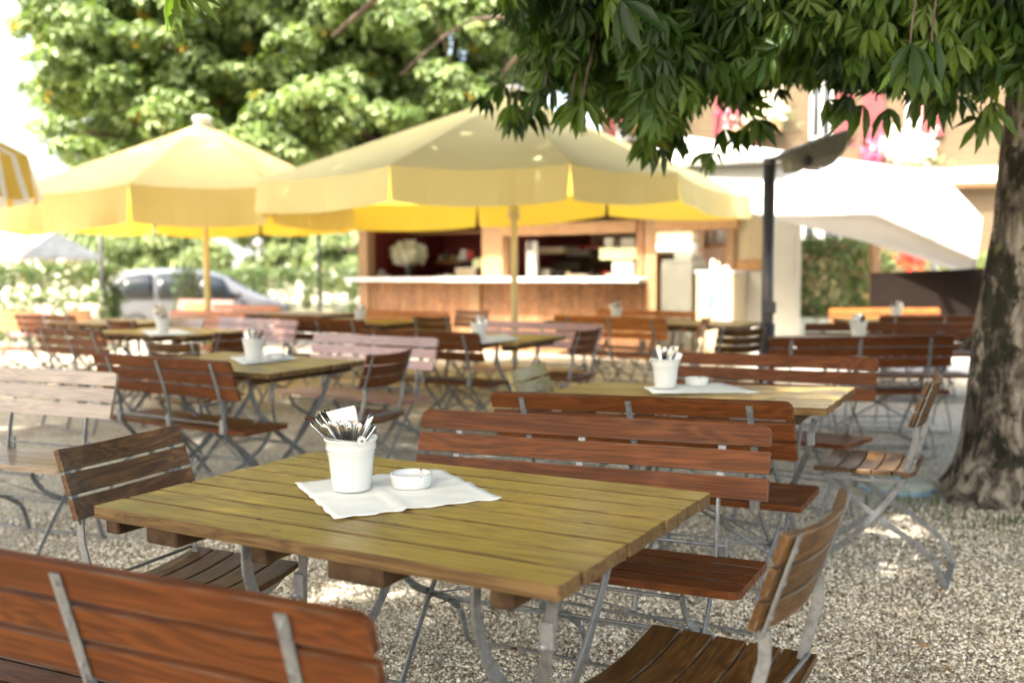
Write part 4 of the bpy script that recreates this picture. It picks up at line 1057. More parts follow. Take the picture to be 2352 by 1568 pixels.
for sd in (-1, 1):
    for nm, x0, x1 in (('side_window', -1.72, -.98), ('side_window', -.90, -.02), ('side_window', .06, .95)):
        b = MB(); pts = []
        for i in range(7):
            x = x0+(x1-x0)*i/6; zr, zb, wb, wr = interp_st(x)
            lo = zb+.03; hi = zr-.13*(zr-zb)-.03
            if x1 > .9 and i >= 5: hi = lo+.08*(7-i)
            if x0 < -1.7 and i == 0: hi = lo+(hi-lo)*.55
            f = lambda z: wb+(wr+.03-wb)*(z-zb)/max(.02, (zr-.09*(zr-zb)-zb))
            pts.append((Vector((x, sd*(f(lo)+.012), lo)), Vector((x, sd*(f(hi)+.012), max(hi, lo+.02)))))
        vs = [p for q in pts for p in q]; b.add(vs, [(2*i, 2*i+2, 2*i+3, 2*i+1) for i in range(6)], sm=True); o = b.build(nm, M['carglass'], car); q = o.modifiers.new('s', 'SOLIDIFY'); q.thickness = .012; q.offset = 0
    b = MB(); b.box(-.06, .06, -.09, .09, -.05, .07, ch=.02); o = b.build('mirror', M['black'], car, loc=(.98, sd*1.0, 1.0))
    b = MB(); b.box(-2.24, -1.98, sd*.80-.07, sd*.80+.07, .84, 1.02, ch=.02); b.build('tail_light', M['taillight'], car)
    b = MB(); b.box(2.05, 2.24, sd*.62-.13, sd*.62+.13, .62, .76, ch=.02); b.build('headlight', M['glass'], car)
    for x in (-1.38, 1.38):
        w_ = MB(); w_.lathe([(.20, -.10), (.30, -.10), (.33, -.07), (.33, .07), (.30, .10), (.20, .10)], 32); w = w_.build('wheel', M['tyre'], car, loc=(x, sd*.80, .33)); w.rotation_euler = (pi/2, 0, 0)
        w_ = MB(); w_.lathe([(0, .085), (.08, .09), (.2, .06), (.205, .10), (.205, -.10), (0, -.10)], 24); w_.build('rim', M['inox'], w)
b = MB()
b.add([(-2.075, y_, z) for y_, z in ((-.66, 1.06), (.66, 1.06))]+[(-1.86, y_, z) for y_, z in ((.62, 1.50), (-.62, 1.50))], [(0, 1, 2, 3)])
for v_ in range(len(b.v)): x, y_, z = b.v[v_]; b.v[v_] = (x-.07, y_, z)
o = b.build('rear_window', M['carglass'], car); q = o.modifiers.new('s', 'SOLIDIFY'); q.thickness = .03
b = MB(); b.add([(1.24, -.66, 1.20), (1.24, .66, 1.20), (.84, .60, 1.475), (.84, -.60, 1.475)], [(0, 1, 2, 3)]); o = b.build('windscreen', M['carglass'], car); q = o.modifiers.new('s', 'SOLIDIFY'); q.thickness = .03

# thin dark garden posts, white lantern
for dx, dt, Y, lab in ((229, 505, 16.5, 'thin dark post behind the left parasol, left of the car'), (732, 545, 19, 'thin dark post between the car and the kiosk')):
    p0 = P(dx, dt, Y); r = empty('garden_post', (p0.x, Y, gz(0, Y))); tag(r, lab, 'post', 'thin dark garden posts')
    b = MB(); b.tube([(0, 0, 0), (0, 0, p0.z+.5)], .035, 10); b.build('pole', M['darkmetal'], r)
    b = MB(); b.lathe([(0, .03), (.05, .02), (.06, 0), (.035, -.03)], 14, 0, (0, 0, p0.z+.5)); b.build('cap', M['darkmetal'], r)
p0 = P(592, 565, 40); r = empty('globe_lamp', (p0.x, 40, -.36)); tag(r, 'white globe lamp on a pale pole behind the car bonnet', 'lamp')
b = MB(); b.tube([(0, 0, 0), (0, 0, p0.z+.36)], .05, 10); b.build('pole', M['white'], r)
b = MB(); b.lathe([(.001, -.24)]+[(.24*cos(a), .24*sin(a)) for a in [radians(q) for q in range(-80, 90, 10)]]+[(.001, .24)], 24, 0, (0, 0, p0.z+.5)); b.build('globe', M['ceramic'], r)

# ------------------------------------------------------------------ kiosk
KL = Vector((-2.544, 16.5, 0)); KD = Vector((.826, -.563, 0)).normalized(); kang = atan2(KD.y, KD.x)
ko = empty('kiosk', KL, kang); tag(ko, 'wooden drinks kiosk with white counter and open serving hatches', 'kiosk')
kinv = Matrix.Translation(KL) @ Matrix.Rotation(kang, 4, 'Z'); kinv = kinv.inverted()
def K(dx, dy, yl=0.):     # direction -> kiosk-local point on the plane y = yl
    v = ray(dx, dy); o = kinv @ Vector((0, 0, CH)); d = kinv.to_3x3() @ v; t = (yl-o.y)/d.y; return o+d*t
def kpart(name, mat, *boxes, parent=ko, bevel=0., ch=.0):
    b = MB()
    for i, q in enumerate(boxes): b.box(*q, pl=i*.37+1, ch=ch)
    return b.build(name, mat, parent, bevel)
cz = 1.13; xr = K(1478, 645).x; xl = 0.0
xe = K(1830, 650).x
# front boards under the counter, each board a slightly different plane
b = MB(); random.seed(2); x = xl
while x < xr:
    w = random.uniform(.10, .16); dpt = random.uniform(0, .012); b.box(x+.002, min(x+w, xr)-.002, -.02-dpt, .03, .0, cz-.05, pl=random.random()*9); x += w
b.build('front_boards', M['kwood'], ko)
kpart('counter', M['counter'], (xl-.10, xr+.10, -.38, .34, cz-.055, cz+.012), ch=.01)
x1 = K(1136, 600).x; x1b = K(1170, 600).x
for (a, c_, nm) in ((xl-.05, xl+.16, 0), (K(1113, 600).x, K(1160, 600).x, 1), (K(1467, 600).x, K(1483, 600).x, 2), (K(1486, 600).x, K(1512, 600).x, 3), (K(1590, 600).x, K(1607, 600).x, 4), (K(1672, 600).x, K(1690, 600).x, 5)):
    kpart('post', M['kpost'] if nm != 2 else M['kwood'], (a, c_, -.07, .12, .0 if nm in (0, 2, 3) else cz+.012, 2.42))
kpart('post', M['kpost'], (K(1083, 690).x, K(1108, 690).x, -.075, -.035, 0, cz-.06))
kpart('beam', M['kbeam'], (x1+.15, K(1467, 520).x, -.10, .10, K(1300, 538).z, K(1300, 512).z))
kpart('beam', M['kbeam'], (xl-.2, xe, -.16, .14, 2.42, 2.56))
kpart('beam', M['kbeam'], (K(1512, 500).x, K(1700, 500).x, -.10, .10, K(1600, 528).z, 2.40))
b = MB(); b.box(xl-.5, xe+.1, -.8, 3.6, 2.565, 2.62); b.build('roof', M['roof'], ko)
kpart('back_wall', M['kwall'], (x1, xe-1.5, 3.0, 3.06, 0, 2.55))
kpart('back_wall', M['maroon'], (xl, x1, 2.2, 2.26, 0, 2.55))
kpart('side_wall', M['maroon'], (xl-.04, xl+.02, .13, 3.0, 0, 2.4))
kpart('side_wall', M['kwood'], (xe-1.54, xe-1.5, .14, 3.0, 0, 2.4))
kpart('partition', M['maroon'], (x1+.02, x1+.06, .4, 2.9, 0, 2.4))
kpart('floor', M['brownp'], (xl+.05, xe-1.56, .14, 3.0, .01, .06))
# side bay right of the last hatch: light panels
c0 = K(1690, 600).x; c1 = K(1748, 600).x
kpart('wall_panel', M['cream'], (c0+.002, c1+.06, .0, .06, K(1715, 596).z, 2.42))
kpart('rail', M['kbeam'], (c0+.002, c1+.06, -.03, .0, K(1715, 620).z, K(1715, 598).z))
kpart('wall_panel', M['white'], (c0+.002, c1+.06, .0, .06, 0, K(1715, 621).z))
# interior
def item(name, label, cat, mat, dx0, dx1, dy0, dy1, yl, dep, extra=None, round_=False, grp='things behind the kiosk counter', floor=None):
    a = K(dx0, dy1, yl); c = K(dx1, dy0, yl); zb = a.z if floor is None else floor
    w = abs(c.x-a.x); cx = (a.x+c.x)/2
    wp = kinv.inverted() @ Vector((cx, yl+dep/2, zb)); o = empty(name, wp, kang); tag(o, label, cat, grp); h = max(.02, c.z-zb)
    b = MB()
    if round_: b.lathe([(0, 0), (w*.46, 0), (w*.5, .02), (w*.5, h*.75), (w*.36, h*.92), (w*.30, h), (0, h)], 18)
    else: b.box(-w/2, w/2, -dep/2, dep/2, 0, h, ch=min(.015, w*.1, h*.1))
    b.build('body', M[mat], o); 
    if extra:
        for (nm, mt, bxs) in extra:
            b = MB(); 
            for q in bxs: b.box(q[0]*w, q[1]*w, q[2]*dep, q[3]*dep, q[4]*h, q[5]*h, ch=.003)
            b.build(nm, M[mt], o)
    return o
def shelf(dx0, dx1, dy0, dy1, yl, dep, mat='kbeam'):
    a = K(dx0, dy1, yl); c = K(dx1, dy0, yl); z1 = a.z+max(.02, (c.z-a.z)); kpart('shelf', M[mat], (a.x, c.x, yl, yl+dep, a.z, z1))
shelf(895, 1108, 530, 541, 1.2, .3); shelf(1000, 1060, 597, 606, 1.4, .25); shelf(1060, 1100, 600, 606, 1.3, .3, 'black')
shelf(1205, 1300, 533, 542, 1.6, .3); shelf(1175, 1240, 613, 622, .9, .3)
shelf(1240, 1320, 640, 700, 1.0, .5, 'inox'); shelf(1235, 1440, 588, 594, 2.0, .35, 'inox')
T0 = cz+.012
# flower bouquet
fp = kinv.inverted() @ Vector((K(940, 600, .55).x, .55, T0)); r = empty('flower_vase', fp, kang); tag(r, 'bouquet of cream white flowers in a dark vase near the left counter end', 'flowers')
b = MB(); b.lathe([(0, 0), (.07, 0), (.085, .10), (.05, .22), (.06, .25)], 20); b.build('vase', M['black'], r)
q = K(935, 583, .55); dz_ = q.z-T0
pp = rng.normal(size=(260, 3)); pp /= np.linalg.norm(pp, axis=1)[:, None]; pp = pp*np.array([.36, .28, .22])*(.55+.45*rng.random((260, 1)))+np.array([-.02, 0, dz_])
leaf_mesh('blossoms', pp, pp-np.array([0, 0, dz_]), np.full(260, .085), palmate(5, .2), M['flower'], r, .4)
b = MB(); 
for i in range(12): b.tube([(0, 0, .2), (pp[i*9][0], pp[i*9][1], pp[i*9][2])], .006, 5)
b.build('stems', M['leafH'], r)
item('cup_stack', 'white box of cups right of the flowers, by the middle kiosk post', 'box', 'cream', 1045, 1092, 617, 641, .45, .25, [('lid', 'white', [(-.52, .52, -.52, .52, 1.0, 1.12)])], floor=T0)
item('paper_roll', 'cream roll on top of the box by the middle kiosk post', 'roll', 'greenp', 1080, 1112, 592, 622, .6, .22, round_=True)
item('bottle', 'pale bottle standing right of the flower vase', 'bottle', 'white', 1046-190+2, 1046-190+22, 618, 641, .4, .08, round_=True, floor=T0)
item('bowl', 'small white bowl at the left end of the counter', 'bowl', 'white', 856, 884, 630, 641, .3, .2, round_=True, floor=T0)
item('red_sign', 'bright red disc shaped sign on the dark shelf', 'sign', 'redp', 1072, 1086, 575, 597, 1.3, .04, [('white_panel', 'white', [(-1.6, -.6, -.5, .5, 0, 1.1)])])
# screens
sx = kinv.inverted() @ K(1204, 572, 1.0); r = empty('monitor', sx, kang); tag(r, 'small till screen showing green and purple, right of the middle kiosk post', 'screen')
em = bpy.data.materials.new('screen_glow'); em.use_nodes = True; t = em.node_tree; bs = t.nodes['Principled BSDF']
tc = t.nodes.new('ShaderNodeTexCoord'); sp = t.nodes.new('ShaderNodeSeparateXYZ'); t.links.new(tc.outputs['Generated'], sp.inputs[0])
cr = ramp(t, sp.outputs[0], [(0, (.1, .6, .2)), (.30, (.1, .6, .2)), (.31, (.35, .06, .65)), (1, (.35, .06, .65))], 'CONSTANT'); t.links.new(cr, bs.inputs['Emission Color']); bs.inputs['Emission Strength'].default_value = .3; bs.inputs['Base Color'].default_value = (.02, .02, .02, 1)
b = MB(); b.box(-.2, .2, 0, .04, -.14, .14, ch=.005); b.build('frame', M['black'], r)
b = MB(); b.box(-.12, .17, -.006, -.001, -.10, .12); b.build('display', em, r)
b = MB(); b.box(-.03, .03, .01, .03, -.3, -.14); b.box(-.1, .1, -.03, .08, -.32, -.3); b.build('stand', M['black'], r)
item('beer_tap', 'slender white draught tap column on the counter, right of the big parasol pole', 'tap', 'white', 1208, 1229, 553, 645, .2, .10, [('spout', 'chrome', [(-.2, .2, -1.4, -.5, .72, .80)]), ('lever', 'black', [(-.1, .1, -.9, -.7, .8, 1.08)])], floor=T0)
item('dispenser', 'grey dispenser behind the tap column', 'dispenser', 'inox', 1236, 1262, 618, 645, .35, .25, floor=T0, extra=[('lid', 'black', [(-.4, .4, -.4, .4, 1.0, 1.06)])])
item('bread_box', 'cream lidded box in the middle of the counter', 'box', 'cream', 1298, 1348, 630, 646, .3, .25, [('lid', 'white', [(-.53, .53, -.53, .53, 1.0, 1.1)])], floor=T0)
item('coffee_machine', 'white coffee machine with a yellow green top box at the right end of the counter', 'coffee machine', 'white', 1405, 1455, 600, 652, .15, .35, [('top_box', 'greenp', [(-1.05, 1.0, -.55, .55, 1.12, 1.85)]), ('hopper', 'white', [(-.95, -.55, -.3, .3, 1.85, 2.5), (-.2, .45, -.3, .3, 1.85, 2.45)]), ('neck', 'inox', [(-.35, .35, -.4, .4, 1.0, 1.12)])], floor=T0)
item('kettle', 'cream pot left of the coffee machine', 'pot', 'cream', 1385, 1408, 628, 648, .1, .2, round_=True, floor=T0)
item('jar_row', 'white storage tub hanging shelf in the middle hatch', 'tub', 'cream', 1235, 1295, 568, 583, 1.0, .2, [('rim', 'white', [(-.52, .52, -.52, .52, .9, 1.05)])])
item('red_box', 'dark red carton on the upper shelf of the middle hatch', 'carton', 'redp', 1330, 1392, 562, 575, 2.0, .25, [('label_strip', 'white', [(-.3, .3, -.52, -.5, .3, .6)])])
item('white_stack', 'stack of white plates on the rear shelf', 'plates', 'white', 1300, 1352, 573, 588, 2.0, .2, [('upper_plates', 'ceramic', [(-.35, .35, -.3, .3, 1, 1.5)])])
item('hood', 'grey extractor hood inside the kiosk', 'hood', 'inox', 1240, 1330, 600, 625, 1.6, .5, [('lip', 'black', [(-.5, .5, -.52, -.5, 0, .2)])])
item('fridge', 'large pale grey drinks cooler standing before the right hatch', 'cooler', 'inox', 1517, 1590, 603, 775, -.45, .5, [('top_lid', 'inox', [(-.45, .45, -.5, .5, 1.0, 1.03)]), ('side_vents', 'black', [(.503, .512, -.4, -.1, .45+.045*i, .465+.045*i) for i in range(9)])], grp='equipment beside the kiosk', floor=0)
item('serving_station', 'cream serving cabinet covered with small white things, right of the cooler', 'cabinet', 'cream', 1597, 1684, 628, 775, -.5, .5, [('picture', 'blue', [(-.2, .05, -.512, -.5, .62, .8)]), ('white_door', 'white', [(.12, .46, -.514, -.5, .45, .85)]), ('worktop', 'white', [(-.52, .52, -.52, .52, 1.0, 1.03)])], grp='equipment beside the kiosk', floor=0)
item('striped_awning_box', 'cream and white rolled awning under the beam of the right hatch', 'awning', 'cream', 1507, 1590, 530, 556, -.25, .3, [('lower_roll', 'white', [(-.5, .5, -.5, .5, -.9, -.08)]), ('hem', 'cream', [(-.5, .5, -.3, .3, -1.15, -.92)])], grp='equipment beside the kiosk')
item('milk_bottle', 'white and yellow bottle on the serving cabinet', 'bottle', 'white', 1628, 1640, 595, 626, -.4, .10, round_=True, grp='bottles on the serving cabinet'); item('milk_bottle', 'yellow bottle right beside the white one on the serving cabinet', 'bottle', 'greenp', 1643, 1650, 600, 626, -.4, .10, round_=True, grp='bottles on the serving cabinet')
item('mustard_bottle', 'short white tub on the right of the serving cabinet', 'tub', 'white', 1655, 1672, 610, 626, -.4, .10, round_=True, grp='bottles on the serving cabinet'); item('tub', 'low grey tub on top of the cooler', 'tub', 'inox', 1548, 1590, 585, 602, -.4, .3, [('lid', 'white', [(-.5, .5, -.5, .5, 1, 1.1)])], grp='equipment beside the kiosk')
item('white_bundle', 'bundle of white bottles on the shelf behind the right hatch', 'bottles', 'white', 1630, 1652, 525, 560, .6, .2, round_=True); item('white_flask', 'single white flask right of the bottle bundle in the right hatch', 'flask', 'white', 1656, 1668, 528, 562, .6, .15, round_=True)
shelf(1610, 1672, 562, 568, .5, .4)
random.seed(31)
def row(kind, mats, dx0, dx1, yb, hs, yl, step, lab, grp):
    base = None; x = dx0; i = 0
    while x < dx1:
        w_ = random.uniform(.6, .85)*step; h_ = random.uniform(*hs)
        item(kind, lab % ('first', 'second', 'third', 'fourth', 'fifth', 'sixth', 'seventh', 'eighth', 'ninth', 'tenth', 'eleventh', 'twelfth')[i], kind.replace('_', ' '), mats[i % len(mats)], x, x+w_, yb-h_, yb, yl, .1, round_=kind != 'carton', grp=grp)
        x += step*random.uniform(.9, 1.25); i += 1
row('bottle', ['black', 'redp', 'greenp', 'white', 'kpost'], 905, 1010, 530, (14, 24), 1.25, 15, '%s bottle from the left on the long shelf above the white flowers', 'bottles on the long shelf above the flowers')
row('glass_jar', ['white', 'inox', 'cream'], 1004, 1056, 597, (10, 20), 1.45, 12, '%s jar from the left on the short shelf right of the flowers', 'jars on the short shelf')
row('cup', ['white', 'cream', 'redp', 'inox'], 1210, 1296, 533, (8, 16), 1.65, 14, '%s cup from the left on the upper shelf of the middle hatch', 'cups on the upper shelf of the middle hatch')
row('bottle', ['inox', 'white', 'black', 'redp', 'cream'], 1245, 1430, 588, (12, 24), 2.1, 21, '%s bottle from the left on the long rear shelf of the middle hatch', 'bottles on the rear shelf of the middle hatch')
row('canister', ['inox', 'black', 'cream', 'white'], 1262, 1298, 645, (14, 26), .5, 16, '%s canister right of the grey dispenser on the counter', 'canisters on the counter')
row('canister', ['black', 'inox', 'redp'], 1350, 1386, 646, (14, 30), .5, 15, '%s canister left of the cream pot on the counter', 'canisters beside the coffee machine')
row('glass', ['inox', 'white', 'greenp'], 1000, 1042, 641, (8, 18), .5, 13, '%s glass between flower vase and cup box on the counter', 'glasses on the counter')
# white panel wall right of the post
w0 = P(1757, 505, 12.3); w1 = P(1834, 505, 12.0)
r = empty('white_partition', (w0.x, w0.y, 0)); tag(r, 'tall sunlit white partition right of the lamp post', 'partition'); v_ = w1-w0; v_.z = 0; nn = Vector((-v_.y, v_.x, 0)).normalized()*.06
z1 = w0.z; b = MB(); lo = [Vector((0, 0, 0)), v_, v_+nn, nn]; b.add(lo+[p+Vector((0, 0, z1)) for p in lo], [(0, 3, 2, 1), (4, 5, 6, 7), (0, 1, 5, 4), (1, 2, 6, 5), (2, 3, 7, 6), (3, 0, 4, 7)]); b.build('panel', M['white'], r)
b = MB(); 
for k in (0, 1): p = v_*k; b.box(p.x-.03, p.x+.03, p.y-.04, p.y-.005, 0, z1+.01)
b.build('frame', M['white'], r)

# ------------------------------------------------------------------ white sail canopy
Y0 = 11.2
top = [(1470, 300, 13.8), (1560, 312, 13.4), (1660, 326, 13.0), (1760, 342, 12.6), (1900, 362, 12.2), (2030, 380, 11.9), (2156, 394, 11.6), (2256, 500, 11.1)]
fold = [(1660, 470, 11.6), (1700, 480, 11.4), (1740, 490, 11.2), (1790, 494, 11.0), (1900, 491, 10.9), (2010, 488, 10.8), (2125, 540, 10.6), (2244, 594, 10.4)]
hem = [(1660, 470, 11.65), (1700, 482, 11.45), (1740, 495, 11.25), (1800, 506, 11.05), (1900, 532, 10.95), (2010, 560, 10.85), (2120, 594, 10.65), (2238, 636, 10.42)]
tv = [P(*q) for q in top]; fv = [P(*q) for q in fold]; hv = [P(q[0], q[1], q[2]+.75) for q in hem]
r = empty('white_canopy', (fv[4].x, fv[4].y, 0)); tag(r, 'large overexposed white sail canopy with hanging grey hem, right of the lamp post', 'canopy'); O = Vector(r.location)
b = MB(); K_ = 10; rows = []
def lin(pts): return [pts[i].lerp(pts[i+1], k/4) for i in range(len(pts)-1) for k in range(4)]+[pts[-1]]
A_, F_ = lin(tv), lin(fv)
for k in range(K_+1):
    s = k/K_; rows.append([a.lerp(c, s)+Vector((0, 0, -.03*sin(pi*s)))-O for a, c in zip(A_, F_)])
n_ = len(A_); vs = [p for rw in rows for p in rw]; b.add(vs, [(i*n_+j, i*n_+j+1, (i+1)*n_+j+1, (i+1)*n_+j) for i in range(K_) for j in range(n_-1)], sm=True); o = b.build('sail', M['wht'], r); q = o.modifiers.new('s', 'SOLIDIFY'); q.thickness = .004
b = MB(); H_ = lin(hv); rows = [[a.lerp(c, k/4)-O+Vector((.0, .05*sin(k/4*pi)*sin(j*.9), -.006)) for j, (a, c) in enumerate(zip(F_, H_))] for k in range(5)]
vs = [p for rw in rows for p in rw]; b.add(vs, [(i*n_+j, i*n_+j+1, (i+1)*n_+j+1, (i+1)*n_+j) for i in range(4) for j in range(n_-1)], sm=True); o = b.build('hem', M['wht'], r); q = o.modifiers.new('s', 'SOLIDIFY'); q.thickness = .004
for p, q_ in ((tv[1], .04), (tv[-2], .04)):
    b = MB(); b.tube([Vector((p.x, p.y+.05, 0))-O, p-O+Vector((0, .05, -.02))], q_, 10); b.build('mast', M['white'], r)

# brown screen
s0 = P(2000, 628, 11.2); s1 = P(2330, 612, 10.6); r = empty('brown_screen', (s0.x, s0.y, 0)); tag(r, 'dark brown board screen left of the tree trunk under the white canopy', 'screen wall'); v_ = s1-s0; v_.z = 0
b = MB(); nn = Vector((-v_.y, v_.x, 0)).normalized()*.05; lo = [Vector((0, 0, 0)), v_, v_+nn, nn]; hz = [s0.z, s1.z, s1.z, s0.z]
b.add([p+Vector((0, 0, .25)) for p in lo]+[p+Vector((0, 0, h)) for p, h in zip(lo, hz)], [(0, 3, 2, 1), (4, 5, 6, 7), (0, 1, 5, 4), (1, 2, 6, 5), (2, 3, 7, 6), (3, 0, 4, 7)]); b.build('board', M['brownp'], r)
for k in (.03, .5, .97):
    p = v_*k+nn*1.1; b = MB(); b.box(p.x-.03, p.x+.03, p.y, p.y+.05, 0, s0.z-.05); b.build('post', M['brownp'], r)
p0 = P(2011, 545, 12.5); r = empty('timber_post', (p0.x, 12.5, 0)); tag(r, 'light brown square timber post behind the left end of the brown screen', 'post')
b = MB(); b.box(-.055, .055, -.055, .055, 0, P(2011, 480, 12.5).z, ch=.006); b.build('shaft', M['kpost'], r)
b = MB(); b.box(-.08, .08, -.08, .08, 0, .12, ch=.006); b.build('shoe', M['darkmetal'], r)
# planters
shrub('planted_trough', 'tall flowering shrubs in a grey stone trough right of the white partition', 'planter', [bx(1836, 2003, 555, 15.2, .8, .45)], 4200, M['leafB'], .085, flowers=(M['dryleaf'], 260, .07))
tr_ = [o for o in bpy.data.objects if o.get('label', '').startswith('tall flowering shrubs')][0]
b = MB(); q = bx(1832, 2006, 660, 15.0, .95, 0); b.box(-q[2]/2, q[2]/2, -.5, .5, -.45, .02, ch=.02); b.build('trough', M['concrete'], tr_)
shrub('planted_trough', 'green planter with red blossoms above the brown screen', 'planter', [bx(2020, 2300, 585, 15.5, .6, .5)], 2600, M['leafB'], .08)
pr_ = [o for o in bpy.data.objects if o.get('label', '').startswith('green planter')][0]
q = P(2097, 588, 15.2)-Vector(pr_.location); n = 90; pos = np.array(q)+rng.normal(0, 1, (n, 3))*np.array([.13, .06, .09]); leaf_mesh('red_blossoms', pos, np.tile([0, -1., .3], (n, 1)), np.full(n, .07), palmate(5, .1), M['flowerr'], pr_, .5)

# ------------------------------------------------------------------ house on the right
hY = 19.; h0 = P(1380, 600, hY+2.2); h1 = P(2560, 600, hY-1.2)
hd = (h1-h0); hd.z = 0; hl = hd.length; ha = atan2(hd.y, hd.x); house = empty('house', (h0.x, h0.y, 0), ha); tag(house, 'timber clad house with faded red shutters and window boxes behind the white canopy', 'house')
hinv = (Matrix.Translation((h0.x, h0.y, 0)) @ Matrix.Rotation(ha, 4, 'Z')).inverted()
def Hh(dx, dy, yl=0.):
    v = ray(dx, dy); o = hinv @ Vector((0, 0, CH)); d = hinv.to_3x3() @ v; t = (yl-o.y)/d.y; return o+d*t
def hpart(name, mat, a, c, y0, y1, parent=house, ch=0.):     # a, c corners in survey grid (left-top, right-bottom)
    p = Hh(*a); q = Hh(*c); b = MB(); b.box(min(p.x, q.x), max(p.x, q.x), y0, y1, min(p.z, q.z), max(p.z, q.z), ch=ch); return b.build(name, mat, parent)
b = MB(); b.box(0, hl, .0, 7, 0, 7.5); b.build('wall', M['siding'], house)
b = MB(); b.box(-.6, hl+.6, -1.0, 8, 7.51, 7.7); b.build('roof', M['roof'], house)
e0 = Hh(2136, 392); e1 = Hh(2300, 420); b = MB(); b.box(-.1, hl, -.35, -.002, e1.z, e0.z); b.build('cornice', M['white'], house)
b = MB(); b.box(-.1, hl, -.30, -.003, e1.z-.08, e1.z-.003); b.build('cornice_board', M['kpost'], house)
for i, (a, c_) in enumerate((((1660, 250), (1690, 330)), ((1865, 205), (1885, 320)), ((2085, 195), (2118, 300)), ((1420, 240), (1450, 320)))):
    w = hpart('window', M['white'], (a[0]-2, a[1]-60), (c_[0]+26, c_[1]), -.06, -.004); p = Hh(a[0]+4, a[1]-50); q = Hh(c_[0]+20, c_[1]-8); b = MB(); b.box(p.x, q.x, -.075, -.062, q.z, p.z); b.build('pane', M['glass'] if i != 0 else M['white'], w)
    b = MB(); b.box((p.x+q.x)/2-.03, (p.x+q.x)/2+.03, -.09, -.0755, q.z, p.z); b.build('mullion', M['white'], w)
for (x0, x1, y0, y1) in ((1640, 1662, 235, 340), (1718, 1742, 235, 340), (1922, 1960, 205, 322), (1982, 2028, 210, 325), (2118, 2168, 190, 312), (1400, 1418, 230, 330)):
    s = hpart('shutter', M['pink_shutter'], (x0, y0-70), (x1, y1), -.09, -.004); p = Hh(x0, y0-70); q = Hh(x1, y1); b = MB()
    for k in range(14): z = q.z+.12+(p.z-q.z-.24)*k/13; b.box(p.x+.06, q.x-.06, -.105, -.0905, z-.02, z+.02)
    b.build('slats', M['pink_shutter'], s)
for (x0, x1, y0, y1) in ((1850, 1868, 500, 560), (1895, 1925, 500, 575)):
    w = hpart('window', M['white'], (x0-14, y0-10), (x1+12, y1+6), -.07, -.004); p = Hh(x0, y0); q = Hh(x1, y1); b = MB(); b.box(p.x, q.x, -.085, -.071, q.z, p.z); b.build('pane', M['glass'], w)
for (x0, x1, y0, y1) in ((1940, 1985, 505, 580), (2050, 2075, 510, 560)):
    hpart('shutter', M['pink_shutter'], (x0, y0), (x1, y1), -.09, -.004)
# flower box under the upper window
def flowerbox(dx0, dx1, dy, label, pink=True):
    c = (Hh(dx0, dy)+Hh(dx1, dy))/2; w = abs(Hh(dx1, dy).x-Hh(dx0, dy).x); wp = hinv.inverted() @ Vector((c.x, -.28, c.z-.42))
    r = empty('flower_box', wp, ha); tag(r, label, 'flower box', 'flower boxes on the house'); b = MB(); b.box(-w/2, w/2, -.14, .14, -.1, .12, ch=.01); b.build('trough', M['kpost'], r)
    n = 560; pos = rng.normal(0, 1, (n, 3))*np.array([w*.24, .13, .17])+np.array([0, -.05, .36]); pos[:, 0] = np.clip(pos[:, 0], -w*.55, w*.55)
    leaf_mesh('white_blossoms', pos, np.tile([0, -1., .4], (n, 1)), np.full(n, .085), palmate(5, .1), M['flower'], r, .6)
    n = 170; pos = rng.normal(0, 1, (n, 3))*np.array([w*.13, .12, .16])+np.array([-w*.46, -.06, .32]); leaf_mesh('pink_blossoms', pos, np.tile([0, -1., .4], (n, 1)), np.full(n, .085), palmate(5, .1), M['flowerp'], r, .6)
    n = 220; pos = rng.normal(0, 1, (n, 3))*np.array([w*.3, .1, .12])+np.array([0, .0, .2]); leaf_mesh('leaves', pos, np.tile([0, -1., .4], (n, 1)), np.full(n, .09), palmate(4, .1), M['leafH'], r, .6)
flowerbox(2008, 2138, 345, 'window box overflowing with white and pink flowers, upper right of the white canopy')
flowerbox(1450, 1560, 250, 'window box with white and pink flowers half hidden by the near leaves, left one')
flowerbox(1690, 1800, 250, 'window box half hidden by the near leaves above the white canopy, middle one')
# far left house
r = empty('low_house', (-11.6, 27, -.36)); tag(r, 'low pale house with grey tiled roof at the far left behind the hedge', 'house'); O = Vector(r.location)
q0 = P(-160, 560, 27)-O; q1 = P(50, 560, 27)-O; zr = P(100, 545, 27).z-O.z; ze = P(100, 586, 27).z-O.z
b = MB(); b.box(q0.x, q1.x-.5, .5, 5, 0, ze-.002); b.build('wall', M['wallc'], r)
b = MB(); b.add([(q0.x, -.1, ze), (q1.x, -.1, ze), (q1.x-.3, 2.6, zr+.25), (q0.x, 2.6, zr+.25), (q0.x, 5.5, ze), (q1.x, 5.5, ze)], [(0, 1, 2, 3), (3, 2, 5, 4), (1, 5, 2)]); o = b.build('roof', M['roof'], r); q = o.modifiers.new('s', 'SOLIDIFY'); q.thickness = .12
b = MB(); b.box(q0.x, q1.x, -.2, -.1, ze-.16, ze+.02); b.build('gutter', M['white'], r)
for k in range(4):
    x = q1.x-.9-k*1.35; b = MB(); b.box(x-.45, x+.25, .44, .49, .8, 1.9); w = b.build('window', M['white'], r); b = MB(); b.box(x-.38, x+.18, .41, .437, .88, 1.82); b.build('pane', M['glass'], w)
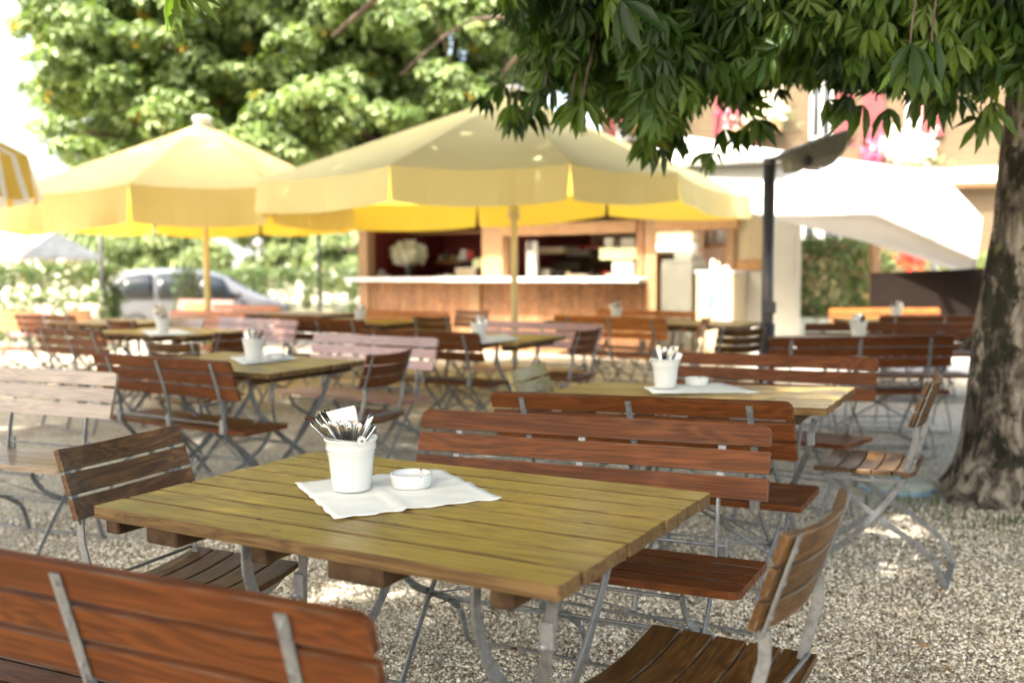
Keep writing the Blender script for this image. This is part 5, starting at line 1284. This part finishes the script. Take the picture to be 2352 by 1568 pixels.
b = MB(); b.box(q1.x-.35, q1.x-.05, .3, .6, 0, ze+1.0); b.build('chimney_breast', M['wallc'], r)

# grass tufts at the foot of the tree
n = 420; a = rng.uniform(pi*.9, pi*2.05, n); rr = .50+.30*rng.random(n)**1.5; gx_ = 3.05+rr*1.45*np.cos(a); gy_ = 5.1+rr*.95*np.sin(a)
V = []; 
for i in range(n):
    h = .03+.05*random.random(); d = random.random()*6.28; dx_, dy_ = .004*cos(d), .004*sin(d); l = .03*random.random()
    V += [(gx_[i]-dx_, gy_[i]-dy_, 0), (gx_[i]+dx_, gy_[i]+dy_, 0), (gx_[i]+l*cos(d+1)+dx_*.2, gy_[i]+l*sin(d+1), h), (gx_[i]+l*cos(d+1)-dx_*.2, gy_[i]+l*sin(d+1), h)]
tag(np_mesh('grass_tufts', np.array(V), np.arange(n*4).reshape(n, 4), M['grass'], rng.random(n)), 'sparse grass and moss around the foot of the tree trunk', 'grass', kind='stuff')

# ------------------------------------------------------------------ light
SUN = Vector((-.42, -.50, .98)).normalized()
w = bpy.data.worlds.new('World'); sc.world = w; w.use_nodes = True; t = w.node_tree; bg = t.nodes['Background']
sky = t.nodes.new('ShaderNodeTexSky'); sky.sky_type = 'NISHITA'; sky.sun_disc = False
sky.sun_elevation = math.asin(SUN.z); sky.sun_rotation = atan2(SUN.x, SUN.y); sky.dust_density = 6.; sky.air_density = 1.; sky.ozone_density = 1.
t.links.new(mix(t, 1., sky.outputs[0], (1.06, 1.0, .87), 'MULTIPLY'), bg.inputs[0]); bg.inputs[1].default_value = .15
sl = bpy.data.lights.new('sun', 'SUN'); sl.energy = 2.3; sl.angle = radians(.55); sl.color = (1, .955, .87)
so = bpy.data.objects.new('sun', sl); col.objects.link(so); so.rotation_euler = SUN.to_track_quat('Z', 'Y').to_euler(); so.location = (0, 0, 20)
sc.view_settings.view_transform = 'Standard'; sc.view_settings.look = 'None'; sc.view_settings.gamma = 1; sc.view_settings.exposure = 3.08
sc.cycles.max_bounces = 8; sc.cycles.transparent_max_bounces = 8
try: sc.cycles.use_denoising = True
except Exception: pass
